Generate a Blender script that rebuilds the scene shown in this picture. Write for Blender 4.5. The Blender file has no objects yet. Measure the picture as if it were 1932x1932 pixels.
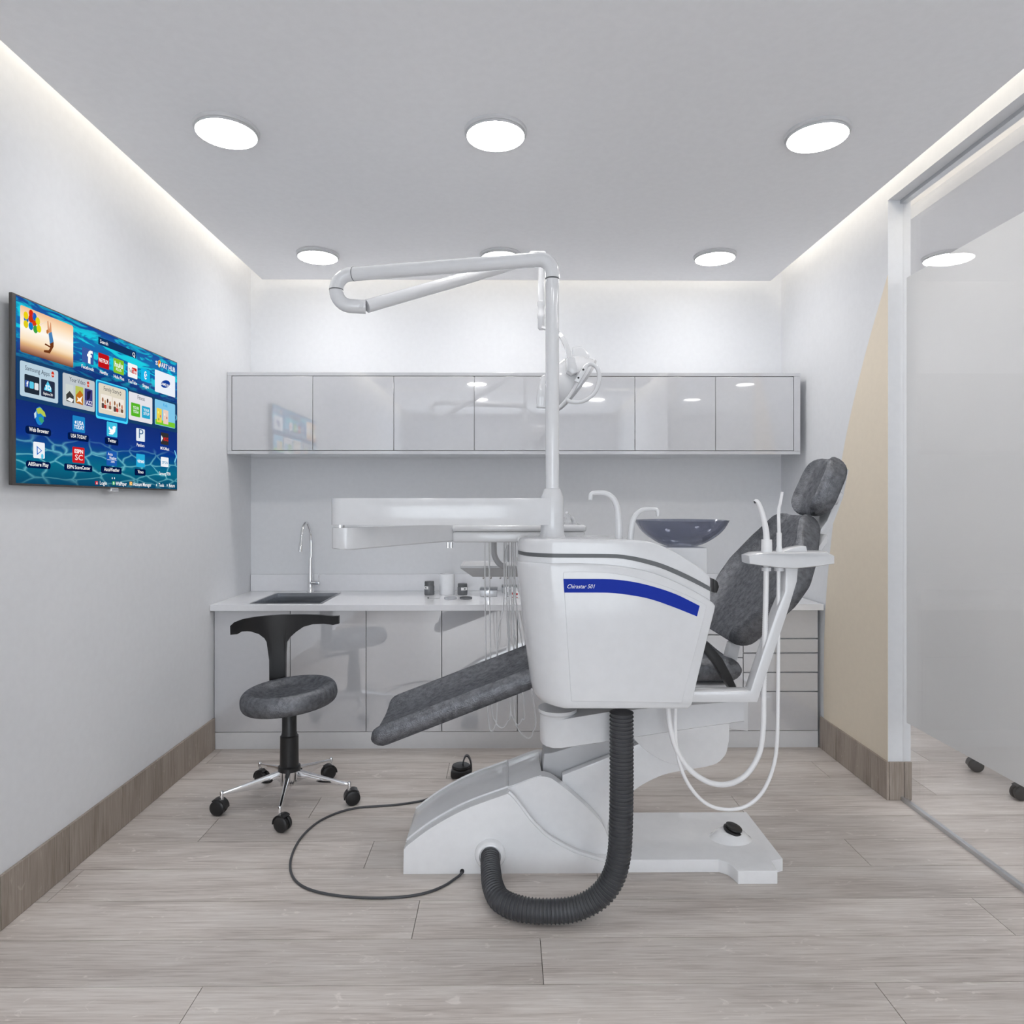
import bpy, bmesh, math, random
from mathutils import Vector, Matrix
random.seed(7)
S = bpy.context.scene
COL = S.collection
PI = math.pi

# ------------------------------------------------------------------ camera, world, exposure
F = 1288.0; CX = 966.0; HY = 948.0; CAMZ = 1.54; YAW = math.atan(11 / F)
cd = bpy.data.cameras.new('camera'); cam = bpy.data.objects.new('camera', cd); COL.objects.link(cam)
cam.location = (0, 0, CAMZ); cam.rotation_euler = (PI / 2, 0, -YAW)
cd.sensor_width = 36; cd.sensor_fit = 'HORIZONTAL'; cd.lens = 36 * F / 1932
cd.shift_y = -(966 - HY) / 1932; cd.clip_start = .05
S.camera = cam
wd = bpy.data.worlds.new('world'); S.world = wd; wd.use_nodes = True
wd.node_tree.nodes['Background'].inputs[0].default_value = (.86, .93, 1, 1)
wd.node_tree.nodes['Background'].inputs[1].default_value = 3.9
vs = S.view_settings
vs.view_transform = 'Standard'; vs.look = 'None'; vs.gamma = 1; vs.use_curve_mapping = False
vs.exposure = 0.20
S.cycles.max_bounces = 9; S.cycles.diffuse_bounces = 6; S.cycles.glossy_bounces = 4; S.cycles.transparent_max_bounces = 10
DOWNLIGHT = 34.0; LED = 6.8; SCREEN = 0.87

RIGHT = Vector((math.cos(YAW), -math.sin(YAW), 0)); FWD = Vector((math.sin(YAW), math.cos(YAW), 0))
def ray(px, py): return FWD + RIGHT * ((px - CX) / F) + Vector((0, 0, (HY - py) / F))
def aty(px, py, Y):
    d = ray(px, py); return Vector((0, 0, CAMZ)) + d * (Y / d.y)
def atz(px, py, Z=0.0):
    d = ray(px, py); return Vector((0, 0, CAMZ)) + d * ((Z - CAMZ) / d.z)
def atx(px, py, X):
    d = ray(px, py); return Vector((0, 0, CAMZ)) + d * (X / d.x)

# ------------------------------------------------------------------ materials
def nodes(name):
    m = bpy.data.materials.new(name); m.use_nodes = True
    return m, m.node_tree, m.node_tree.nodes, m.node_tree.links
def P(name, col, rough=.5, metal=0, spec=.5, coat=0, noise=0, nscale=30, bump=0, bscale=200, stretch=(1, 1, 1)):
    m, nt, N, L = nodes(name); b = N['Principled BSDF']
    b.inputs['Base Color'].default_value = (*col, 1); b.inputs['Roughness'].default_value = rough
    b.inputs['Metallic'].default_value = metal; b.inputs['Specular IOR Level'].default_value = spec
    b.inputs['Coat Weight'].default_value = coat; b.inputs['Coat Roughness'].default_value = .05
    tc = N.new('ShaderNodeTexCoord'); mp = N.new('ShaderNodeMapping'); mp.inputs['Scale'].default_value = stretch
    L.new(tc.outputs['Object'], mp.inputs[0])
    n = N.new('ShaderNodeTexNoise'); n.inputs['Scale'].default_value = nscale; n.inputs['Detail'].default_value = 5
    L.new(mp.outputs[0], n.inputs['Vector'])
    r = N.new('ShaderNodeValToRGB'); k = max(noise, .012)
    r.color_ramp.elements[0].color = (*[c * (1 - k) for c in col], 1); r.color_ramp.elements[1].color = (*[min(1, c * (1 + k)) for c in col], 1)
    r.color_ramp.elements[0].position = .35; r.color_ramp.elements[1].position = .65
    L.new(n.outputs[0], r.inputs[0]); L.new(r.outputs[0], b.inputs['Base Color'])
    if bump:
        n2 = N.new('ShaderNodeTexNoise'); n2.inputs['Scale'].default_value = bscale; n2.inputs['Detail'].default_value = 4
        L.new(mp.outputs[0], n2.inputs['Vector'])
        bp = N.new('ShaderNodeBump'); bp.inputs['Strength'].default_value = bump; bp.inputs['Distance'].default_value = .002
        L.new(n2.outputs[0], bp.inputs['Height']); L.new(bp.outputs[0], b.inputs['Normal'])
    return m
def emit(name, col, s):
    m, nt, N, L = nodes(name); N.remove(N['Principled BSDF'])
    e = N.new('ShaderNodeEmission'); e.inputs[0].default_value = (*col, 1); e.inputs[1].default_value = s
    L.new(e.outputs[0], N['Material Output'].inputs[0]); return m
def wood(name, axis, c0, c1, c2, rough=.42):
    m, nt, N, L = nodes(name); b = N['Principled BSDF']; b.inputs['Roughness'].default_value = rough
    b.inputs['Specular IOR Level'].default_value = .35
    tc = N.new('ShaderNodeTexCoord'); oi = N.new('ShaderNodeObjectInfo')
    mul = N.new('ShaderNodeVectorMath'); mul.operation = 'SCALE'; mul.inputs[3].default_value = 1
    cmb = N.new('ShaderNodeCombineXYZ')
    for i, k in enumerate((37.1, 17.3, 53.7)):
        q = N.new('ShaderNodeMath'); q.operation = 'MULTIPLY'; q.inputs[1].default_value = k
        L.new(oi.outputs['Random'], q.inputs[0]); L.new(q.outputs[0], cmb.inputs[i])
    add = N.new('ShaderNodeVectorMath'); add.operation = 'ADD'
    L.new(tc.outputs['Object'], add.inputs[0]); L.new(cmb.outputs[0], add.inputs[1])
    def noise(scale, st, detail, dist=0):
        mp = N.new('ShaderNodeMapping'); mp.inputs['Scale'].default_value = st; L.new(add.outputs[0], mp.inputs[0])
        n = N.new('ShaderNodeTexNoise'); n.inputs['Scale'].default_value = scale; n.inputs['Detail'].default_value = detail
        n.inputs['Distortion'].default_value = dist; n.inputs['Roughness'].default_value = .62
        L.new(mp.outputs[0], n.inputs['Vector']); return n
    st1 = [1, 1, 1]; st1[axis] = .035; st2 = [1, 1, 1]; st2[axis] = .16; st3 = [1, 1, 1]; st3[axis] = .45
    g = noise(150, st1, 7); w = noise(9, st2, 4, .6); fl = noise(21, st3, 3, 1.6)
    mx = N.new('ShaderNodeMath'); mx.operation = 'MULTIPLY_ADD'; mx.inputs[1].default_value = .55
    L.new(g.outputs[0], mx.inputs[0])
    h = N.new('ShaderNodeMath'); h.operation = 'MULTIPLY'; h.inputs[1].default_value = .45; L.new(w.outputs[0], h.inputs[0]); L.new(h.outputs[0], mx.inputs[2])
    r = N.new('ShaderNodeValToRGB'); e = r.color_ramp.elements
    e[0].position = .33; e[0].color = (*c0, 1); e[1].position = .66; e[1].color = (*c2, 1)
    k = e.new(.49); k.color = (*c1, 1); L.new(mx.outputs[0], r.inputs[0])
    fr = N.new('ShaderNodeValToRGB'); fr.color_ramp.elements[0].position = .64; fr.color_ramp.elements[1].position = .72
    fr.color_ramp.elements[0].color = (0, 0, 0, 1); fr.color_ramp.elements[1].color = (.34, .34, .34, 1); L.new(fl.outputs[0], fr.inputs[0])
    m1 = N.new('ShaderNodeMix'); m1.data_type = 'RGBA'; m1.inputs[7].default_value = (*[min(1, c * 1.35) for c in c2], 1)
    L.new(fr.outputs[0], m1.inputs[0]); L.new(r.outputs[0], m1.inputs[6])
    hs = N.new('ShaderNodeHueSaturation')
    vr = N.new('ShaderNodeMapRange'); vr.inputs[3].default_value = .90; vr.inputs[4].default_value = 1.08
    L.new(oi.outputs['Random'], vr.inputs[0]); L.new(vr.outputs[0], hs.inputs['Value']); L.new(m1.outputs[2], hs.inputs['Color'])
    L.new(hs.outputs[0], b.inputs['Base Color'])
    bp = N.new('ShaderNodeBump'); bp.inputs['Strength'].default_value = .12; bp.inputs['Distance'].default_value = .002
    L.new(g.outputs[0], bp.inputs['Height']); L.new(bp.outputs[0], b.inputs['Normal'])
    return m
def schlick(N, L, k=1.0):
    lw = N.new('ShaderNodeLayerWeight'); lw.inputs['Blend'].default_value = .5
    p = N.new('ShaderNodeMath'); p.operation = 'POWER'; p.inputs[1].default_value = 5; L.new(lw.outputs['Facing'], p.inputs[0])
    q = N.new('ShaderNodeMath'); q.operation = 'MULTIPLY_ADD'; q.inputs[1].default_value = .96 * k; q.inputs[2].default_value = .04 * k; L.new(p.outputs[0], q.inputs[0])
    return q.outputs[0]
def glassy(name, tint, refl=1.0):
    m, nt, N, L = nodes(name); N.remove(N['Principled BSDF'])
    t = N.new('ShaderNodeBsdfTransparent'); t.inputs[0].default_value = (*tint, 1)
    g = N.new('ShaderNodeBsdfGlossy'); g.inputs['Roughness'].default_value = .01
    x = N.new('ShaderNodeMixShader'); L.new(schlick(N, L, refl), x.inputs[0]); L.new(t.outputs[0], x.inputs[1]); L.new(g.outputs[0], x.inputs[2])
    L.new(x.outputs[0], N['Material Output'].inputs[0]); return m

M = {}
M['wall'] = P('wall_paint', (.725, .735, .755), .75, bump=.05, bscale=160)
M['ceil'] = P('ceiling_paint', (.82, .82, .835), .8, bump=.04, bscale=140)
M['beige'] = P('beige_paint', (.76, .675, .55), .75, bump=.05, bscale=160)
M['floor'] = wood('floor_oak', 0, (.37, .322, .29), (.57, .518, .48), (.71, .668, .63))
M['board'] = wood('baseboard_oak', 2, (.20, .165, .135), (.32, .27, .23), (.42, .365, .32), .5)
M['under'] = P('subfloor', (.10, .085, .075), .9)
M['gloss'] = P('glossy_white_lacquer', (.565, .57, .595), .015, spec=.5, coat=1.0)
M['gloss'].node_tree.nodes['Principled BSDF'].inputs['IOR'].default_value = 2.5
M['plinth'] = P('plinth_laminate', (.66, .66, .67), .35)
M['top'] = P('worktop_white', (.80, .805, .83), .12, spec=.5)
M['carc'] = P('cabinet_carcass', (.52, .52, .53), .5)
M['plastic'] = P('white_plastic', (.655, .66, .675), .16, spec=.5, coat=.25)
M['enamel'] = P('white_enamel', (.69, .695, .71), .12, spec=.5, coat=.4)
M['base'] = P('base_plastic', (.86, .865, .88), .14, coat=.4)
M['greyplas'] = P('grey_plastic', (.44, .44, .45), .4)
M['lift'] = P('lift_grey_paint', (.55, .555, .57), .4)
M['stripe'] = P('dark_grey_stripe', (.10, .105, .11), .4)
M['blue'] = P('blue_band', (.010, .032, .33), .5, spec=.1)
M['white'] = P('plain_white_print', (.85, .86, .88), .4)
m, nt, N, L = nodes('dark_leather'); M['leather'] = m; N.remove(N['Principled BSDF'])
tc = N.new('ShaderNodeTexCoord')
n1 = N.new('ShaderNodeTexNoise'); n1.inputs['Scale'].default_value = 40; n1.inputs['Detail'].default_value = 7; n1.inputs['Roughness'].default_value = .65; L.new(tc.outputs['Object'], n1.inputs['Vector'])
r1 = N.new('ShaderNodeValToRGB'); r1.color_ramp.elements[0].position = .36; r1.color_ramp.elements[1].position = .66
r1.color_ramp.elements[0].color = (.026, .028, .032, 1); r1.color_ramp.elements[1].color = (.058, .062, .070, 1); L.new(n1.outputs[0], r1.inputs[0])
r2 = N.new('ShaderNodeValToRGB'); r2.color_ramp.elements[0].position = .33; r2.color_ramp.elements[1].position = .62
r2.color_ramp.elements[0].color = (.10, .103, .11, 1); r2.color_ramp.elements[1].color = (.165, .168, .178, 1); L.new(n1.outputs[0], r2.inputs[0])
n2 = N.new('ShaderNodeTexVoronoi'); n2.inputs['Scale'].default_value = 190; L.new(tc.outputs['Object'], n2.inputs['Vector'])
n3 = N.new('ShaderNodeTexNoise'); n3.inputs['Scale'].default_value = 150; n3.inputs['Detail'].default_value = 4; L.new(tc.outputs['Object'], n3.inputs['Vector'])
bh = N.new('ShaderNodeMath'); bh.operation = 'ADD'; L.new(n2.outputs[0], bh.inputs[0]); L.new(n3.outputs[0], bh.inputs[1])
bp = N.new('ShaderNodeBump'); bp.inputs['Strength'].default_value = .7; bp.inputs['Distance'].default_value = .0018; L.new(bh.outputs[0], bp.inputs['Height'])
df = N.new('ShaderNodeBsdfDiffuse'); L.new(r1.outputs[0], df.inputs[0]); L.new(bp.outputs[0], df.inputs['Normal'])
gs = N.new('ShaderNodeBsdfGlossy'); gs.inputs['Roughness'].default_value = .40; L.new(r2.outputs[0], gs.inputs[0]); L.new(bp.outputs[0], gs.inputs['Normal'])
ad = N.new('ShaderNodeAddShader'); L.new(df.outputs[0], ad.inputs[0]); L.new(gs.outputs[0], ad.inputs[1]); L.new(ad.outputs[0], N['Material Output'].inputs[0])
M['black'] = P('black_plastic', (.014, .014, .015), .38, bump=.1, bscale=300)
M['rubber'] = P('black_rubber', (.058, .060, .066), .4)
M['chrome'] = P('chrome', (.82, .82, .83), .07, metal=1)
M['steel'] = P('brushed_steel', (.27, .28, .30), .3, metal=1, noise=.1, nscale=60, stretch=(.1, 1, 1))
M['smoke'] = P('smoked_plastic', (.15, .155, .165), .2)
M['tube'] = P('white_tubing', (.80, .80, .81), .35)
M['lampoff'] = P('lamp_ring', (.62, .62, .63), .4)
M['light'] = emit('downlight_glow', (1, .985, .97), DOWNLIGHT)
M['led'] = emit('warm_led_strip', (1, .93, .80), LED)
M['alu'] = P('aluminium_rail', (.60, .61, .63), .3, metal=.8)
M['glass'] = glassy('partition_glass', (.985, .985, .985), 1.1)
M['red'] = P('red_print', (.45, .02, .02), .4)
M['label'] = P('paper_label', (.82, .82, .82), .6)
# smoked bowl
m, nt, N, L = nodes('bowl_glass'); M['bowl'] = m; N.remove(N['Principled BSDF'])
t_ = N.new('ShaderNodeBsdfTransparent'); t_.inputs[0].default_value = (.68, .70, .77, 1)
d_ = N.new('ShaderNodeBsdfDiffuse'); d_.inputs[0].default_value = (.20, .21, .26, 1)
g_ = N.new('ShaderNodeBsdfGlossy'); g_.inputs['Roughness'].default_value = .02
x1 = N.new('ShaderNodeMixShader'); x1.inputs[0].default_value = .30; L.new(t_.outputs[0], x1.inputs[1]); L.new(d_.outputs[0], x1.inputs[2])
x2 = N.new('ShaderNodeMixShader'); L.new(schlick(N, L), x2.inputs[0]); L.new(x1.outputs[0], x2.inputs[1]); L.new(g_.outputs[0], x2.inputs[2])
L.new(x2.outputs[0], N['Material Output'].inputs[0])
# frosted film
m, nt, N, L = nodes('frosted_film'); M['film'] = m; N.remove(N['Principled BSDF'])
d_ = N.new('ShaderNodeBsdfDiffuse'); d_.inputs[0].default_value = (.84, .84, .84, 1)
t_ = N.new('ShaderNodeBsdfTranslucent'); t_.inputs[0].default_value = (.86, .86, .86, 1)
x1 = N.new('ShaderNodeMixShader'); x1.inputs[0].default_value = .55; L.new(d_.outputs[0], x1.inputs[1]); L.new(t_.outputs[0], x1.inputs[2])
L.new(x1.outputs[0], N['Material Output'].inputs[0])

# ------------------------------------------------------------------ mesh helpers
ORG = Vector((0, 0, 0))
def obj(name, verts, faces, mat, parent=None, smooth=None, kind=None):
    me = bpy.data.meshes.new(name)
    me.from_pydata([tuple(Vector(v) - ORG) for v in verts], [], faces)
    bm = bmesh.new(); bm.from_mesh(me); bmesh.ops.recalc_face_normals(bm, faces=bm.faces); bm.to_mesh(me); bm.free()
    if mat: me.materials.append(mat)
    if smooth is not None:
        for p in me.polygons: p.use_smooth = True
        me.set_sharp_from_angle(angle=math.radians(smooth))
    me.update()
    o = bpy.data.objects.new(name, me); COL.objects.link(o)
    if parent is not None: o.parent = parent
    elif ORG.length: o.location = ORG
    if kind: o['kind'] = kind
    return o
def tag(o, label, cat, group=None):
    o['label'] = label; o['category'] = cat
    if group: o['group'] = group
    return o
def thing(name, label, cat, loc, group=None):
    global ORG
    ORG = Vector(loc)
    o = bpy.data.objects.new(name, None); COL.objects.link(o); o.location = ORG; o.empty_display_size = .05
    return tag(o, label, cat, group)
def world():
    global ORG
    ORG = Vector((0, 0, 0))
def boxg(x0, x1, y0, y1, z0, z1):
    v = [(x, y, z) for x in (x0, x1) for y in (y0, y1) for z in (z0, z1)]
    return v, [(0, 1, 3, 2), (4, 6, 7, 5), (0, 4, 5, 1), (2, 3, 7, 6), (0, 2, 6, 4), (1, 5, 7, 3)]
def join(*gs):
    V, Fc = [], []
    for v, f in gs:
        n = len(V); V += list(v); Fc += [tuple(i + n for i in q) for q in f]
    return V, Fc
def bevelg(g, w, seg=2):
    me = bpy.data.meshes.new('t'); me.from_pydata([tuple(v) for v in g[0]], [], g[1])
    bm = bmesh.new(); bm.from_mesh(me); bmesh.ops.recalc_face_normals(bm, faces=bm.faces)
    ed = [e for e in bm.edges if len(e.link_faces) == 2 and e.calc_face_angle(0) > .35]
    bmesh.ops.bevel(bm, geom=ed, offset=w, segments=seg, affect='EDGES', profile=.5, clamp_overlap=True)
    bm.verts.index_update()
    r = ([v.co.copy() for v in bm.verts], [tuple(v.index for v in f.verts) for f in bm.faces])
    bm.free(); bpy.data.meshes.remove(me); return r
def box(name, x0, x1, y0, y1, z0, z1, mat, parent=None, bev=0, seg=2, kind=None):
    g = boxg(x0, x1, y0, y1, z0, z1)
    if bev: g = bevelg(g, bev, seg)
    return obj(name, g[0], g[1], mat, parent, 40 if bev else None, kind)
def prismg(poly, a0, a1, ax='y'):
    """poly = list of 2-D points, extruded along axis: 'y' -> (x,z), 'z' -> (x,y), 'x' -> (y,z)"""
    f = {'y': lambda p, a: (p[0], a, p[1]), 'z': lambda p, a: (p[0], p[1], a), 'x': lambda p, a: (a, p[0], p[1])}[ax]
    n = len(poly); v = [f(p, a0) for p in poly] + [f(p, a1) for p in poly]
    fc = [tuple(range(n)), tuple(range(2 * n - 1, n - 1, -1))] + [(i, (i + 1) % n, (i + 1) % n + n, i + n) for i in range(n)]
    return v, fc
def prism(name, poly, a0, a1, mat, parent=None, ax='y', bev=0, seg=2, smooth=35):
    g = prismg(poly, a0, a1, ax)
    if bev: g = bevelg(g, bev, seg)
    return obj(name, g[0], g[1], mat, parent, smooth)
def catmull(pts, n=8):
    pts = [Vector(p) for p in pts]; out = []
    for i in range(len(pts) - 1):
        p0 = pts[i - 1] if i else pts[0] * 2 - pts[1]; p1, p2 = pts[i], pts[i + 1]
        p3 = pts[i + 2] if i + 2 < len(pts) else pts[-1] * 2 - pts[-2]
        for k in range(n):
            t = k / n
            out.append(.5 * ((2 * p1) + (p2 - p0) * t + (2 * p0 - 5 * p1 + 4 * p2 - p3) * t * t + (3 * p1 - p0 - 3 * p2 + p3) * t ** 3))
    out.append(pts[-1]); return out
def tubeg(pts, r, seg=12, cap=True):
    pts = [Vector(p) for p in pts]; n = len(pts)
    rs = r if isinstance(r, (list, tuple)) else [r] * n
    V, Fc = [], []; nrm = None
    for i, p in enumerate(pts):
        t = ((pts[min(i + 1, n - 1)] - pts[max(i - 1, 0)])).normalized()
        if nrm is None:
            a = Vector((0, 0, 1)) if abs(t.z) < .9 else Vector((1, 0, 0)); nrm = t.cross(a).normalized()
        nrm = (nrm - t * nrm.dot(t)).normalized(); b = t.cross(nrm)
        for k in range(seg):
            a = 2 * PI * k / seg; V.append(p + (nrm * math.cos(a) + b * math.sin(a)) * rs[i])
    for i in range(n - 1):
        for k in range(seg):
            k2 = (k + 1) % seg; Fc.append((i * seg + k, i * seg + k2, (i + 1) * seg + k2, (i + 1) * seg + k))
    if cap: Fc += [tuple(range(seg - 1, -1, -1)), tuple(range((n - 1) * seg, n * seg))]
    return V, Fc
def tube(name, pts, r, mat, parent=None, seg=12, smooth=60):
    g = tubeg(pts, r, seg); return obj(name, g[0], g[1], mat, parent, smooth)
def latheg(prof, c, axis=(0, 0, 1), seg=32, closed=False):
    ax = Vector(axis).normalized(); a = Vector((1, 0, 0)) if abs(ax.x) < .9 else Vector((0, 1, 0))
    u = (a - ax * a.dot(ax)).normalized(); w = ax.cross(u); c = Vector(c); V, Fc = [], []; n = len(prof)
    for r, h in prof:
        for k in range(seg):
            t = 2 * PI * k / seg; V.append(c + ax * h + (u * math.cos(t) + w * math.sin(t)) * max(r, 1e-5))
    for i in range(n if closed else n - 1):
        j = (i + 1) % n
        for k in range(seg):
            k2 = (k + 1) % seg; Fc.append((i * seg + k, i * seg + k2, j * seg + k2, j * seg + k))
    if not closed: Fc += [tuple(range(seg - 1, -1, -1)), tuple(range((n - 1) * seg, n * seg))]
    return V, Fc
def lathe(name, prof, c, mat, parent=None, axis=(0, 0, 1), seg=32, smooth=40, closed=False):
    g = latheg(prof, c, axis, seg, closed); return obj(name, g[0], g[1], mat, parent, smooth)
def loftg(rings):
    n = len(rings[0]); V = [v for r in rings for v in r]; Fc = [tuple(range(n - 1, -1, -1)), tuple(range((len(rings) - 1) * n, len(rings) * n))]
    for i in range(len(rings) - 1):
        for k in range(n):
            k2 = (k + 1) % n; Fc.append((i * n + k, i * n + k2, (i + 1) * n + k2, (i + 1) * n + k))
    return V, Fc
def pxz(pts, Y): return [(aty(x, y, Y).x, aty(x, y, Y).z) for x, y in pts]
def smooth2(pts, n=6):
    return [(p.x, p.y) for p in catmull([(a, b, 0) for a, b in pts], n)]
def rot_g(g, mat): return [mat @ Vector(v) for v in g[0]], g[1]
TXT = {}
def text_geo(s, bold=0, shear=0):
    key = (s, bold, shear)
    if key not in TXT:
        cu = bpy.data.curves.new('t', 'FONT'); cu.body = s; cu.size = 1; cu.resolution_u = 2; cu.offset = bold; cu.shear = shear
        o = bpy.data.objects.new('t', cu); COL.objects.link(o)
        dg = bpy.context.evaluated_depsgraph_get(); dg.update()
        me = bpy.data.meshes.new_from_object(o.evaluated_get(dg))
        TXT[key] = ([v.co.copy() for v in me.vertices], [tuple(p.vertices) for p in me.polygons])
        bpy.data.objects.remove(o); bpy.data.curves.remove(cu); bpy.data.meshes.remove(me)
    return TXT[key]
def fit_text(s, w, h, bold=0, shear=0):
    """text scaled so that its box is w wide; letters h tall; origin at lower left of box"""
    v, f = text_geo(s, bold, shear)
    x0 = min(a.x for a in v); x1 = max(a.x for a in v)
    y0 = 0.0; y1 = max(a.y for a in v)
    return [((a.x - x0) / (x1 - x0) * w, (a.y - y0) / (y1 - y0) * h) for a in v], f

# ------------------------------------------------------------------ room shell
WL, WR, WB = -1.826, 1.98, 4.90; ZC = 3.095; ZT = 3.40; YF = -3.2; XN = 4.6
WRE = 3.523; WRT = 2.098
fl = box('floor', WL - .1, XN, YF, WB + .1, -.06, -.012, M['under'], kind='structure')
seq = [-.965, .12, -.334, -1.77, -.6, -1.4]; PL = 2.147; PW = .2325; gap = .0012
k = -22
while True:
    y0 = 1.9475 + k * PW; y1 = y0 + PW; k += 1
    if y0 > WB: break
    off = seq[(k - 1) % 6]
    i = math.floor((WL - off) / PL)
    while off + i * PL < XN:
        xa = max(off + i * PL, WL); xb = min(off + (i + 1) * PL, XN); i += 1
        if xb - xa < .02: continue
        o = box('plank', xa + gap, xb - gap, max(y0, YF) + gap, min(y1, WB) - gap, -.012, 0, M['floor'], fl)
        o.data.name = 'plank'
box('wall_left', WL - .12, WL, YF, WB + .12, -.06, ZT, M['wall'], kind='structure')
box('wall_back', WL, XN, WB, WB + .12, -.06, ZT, M['wall'], kind='structure')
g = join(boxg(WR, WRT, WRE, WB, -.01, ZT), boxg(WR, WRT, .6, WRE, 3.107, ZT), boxg(WR, WRT, YF, .6, -.01, ZT))
wr = obj('wall_right', *g, M['wall'], kind='structure')
box('wall_far_right', XN, XN + .12, YF, WB + .12, -.06, ZT, M['wall'], kind='structure')
# unseen rear wall; openings added so world light fills both rooms from behind
ops = ((-1.35, 1.55), (2.45, 4.35))
g = join(boxg(WL, -1.35, YF - .12, YF, -.01, ZT), boxg(1.55, 2.45, YF - .12, YF, -.01, ZT), boxg(4.35, XN, YF - .12, YF, -.01, ZT),
         *[boxg(a, b, YF - .12, YF, c, d) for a, b in ops for c, d in ((2.38, ZT), (-.01, .25))])
obj('wall_front', *g, M['wall'], kind='structure')
# beige painted sweep on the right wall
pts = [(3.5235, 2.72)] + [(p.x, p.y) for p in catmull([(3.523, 2.72, 0), (3.76, 2.33, 0), (3.978, 1.874, 0), (4.12, 1.39, 0), (4.215, .879, 0), (4.24, .4, 0), (4.236, .197, 0)], 6)][1:] + [(3.5235, .197)]
prism('painted_panel', pts, WR - .0015, WR + .001, M['beige'], wr, 'x', smooth=None)
# ceiling: upper slab, dropped panels with lit gaps round them
ce = box('ceiling', WL, XN, YF, WB, ZT, ZT + .08, M['ceil'], kind='structure')
g_ = .125
panels = [(WL + g_, WR - g_, .56, WB - g_), (WL + g_, WR - g_, -.36, .41), (WL + g_, WR - g_, YF + .1, -.51), (WRT + g_, XN - .15, YF + .1, WB - g_)]
for p in panels: box('ceiling_panel', *p, ZC, ZC + .07, M['ceil'], ce)
def led(x0, x1, y0, y1):
    box("led_strip", x0, x1, y0, y1, ZT - .06, ZT - .045, M['led'], ce)
led(WL + .18, WL + .23, -2.9, WB - .24); led(WR - .23, WR - .18, -2.9, WB - .24)
led(WL + .24, WR - .24, WB - .22, WB - .185)
led(WL + .2, WR - .2, .47, .50); led(WL + .2, WR - .2, -.45, -.42)
led(WRT + .17, WRT + .23, -2.9, WB - .2)
# baseboards made of short boards
def boards(name, fn, ys, axis):
    p = None
    for a, b in zip(ys, ys[1:]):
        x0, x1, y0, y1 = fn(a + .0012, b - .0012)
        if p is None:
            p = box(name, *fn2(fn, ys), 0.0, .19, M['under'], kind='structure')
        box('board', x0, x1, y0, y1, 0.001, .197, M['board'], p, .0012, 1)
def fn2(fn, ys):
    x0, x1, y0, y1 = fn(ys[0] + .002, ys[-1] - .002); return (x0 + .003, x1 - .003, y0 + .003, y1 - .003)
ysl = [2.467 + .385 * i for i in range(-14, 5)]; ysl = [YF] + [y for y in ysl if y > YF + .05] + [4.27]
boards('baseboard_left', lambda a, b: (WL, WL + .013, a, b), ysl, 1)
boards('baseboard_right', lambda a, b: (WR - .013, WR, a, b), [3.510, 3.668, 4.056, 4.27], 1)
boards('baseboard_corner', lambda a, b: (a, b, WRE - .013, WRE), [WR, 2.0585, WRT], 0)

# glazed partition to the next room
XG = 2.06
w1 = box('window_1', XG - .02, XG + .02, .6, WRE, 0, .006, M['alu'], kind='structure'); w1.name = 'window_1'
box('glass_pane', XG - .005, XG + .005, .62, WRE - .002, .006, 3.10, M['glass'], w1)
box('frosted_film', XG + .0055, XG + .0065, .62, WRE - .02, .404, 2.70, M['film'], w1)
box('floor_rail', XG - .02, XG - .007, .62, WRE - .002, .006, .02, M['alu'], w1)
box('head_rail', XG - .018, XG + .018, .62, WRE - .002, 3.088, 3.107, M['alu'], w1)

# ------------------------------------------------------------------ downlights
def downlight(x, y, label, first=[None]):
    world()
    if first[0] is None:
        t = thing('downlight', label, 'ceiling light', (0, 0, 0), 'round downlights')
        lathe('trim_ring', [(.100, .0), (.131, .0), (.131, -.010), (.127, -.014), (.100, -.014)], (0, 0, 0), M['lampoff'], t, seg=48, closed=True)
        lathe('light_rim', [(.02, -.001), (.115, -.001), (.1225, -.016), (.1225, -.0245), (.1205, -.0245), (.1205, -.018), (.001, -.018)], (0, 0, 0), M['lampoff'], t, seg=48)
        lathe('light_disc', [(.001, -.0195), (.1195, -.0195), (.1195, -.0240), (.001, -.0240)], (0, 0, 0), M['light'], t, seg=48)
        first[0] = t
    else:
        t = first[0].copy(); COL.objects.link(t)
        for c in first[0].children:
            d = c.copy(); COL.objects.link(d); d.parent = t
        t['label'] = label
    t.location = (x, y, ZC)
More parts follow.
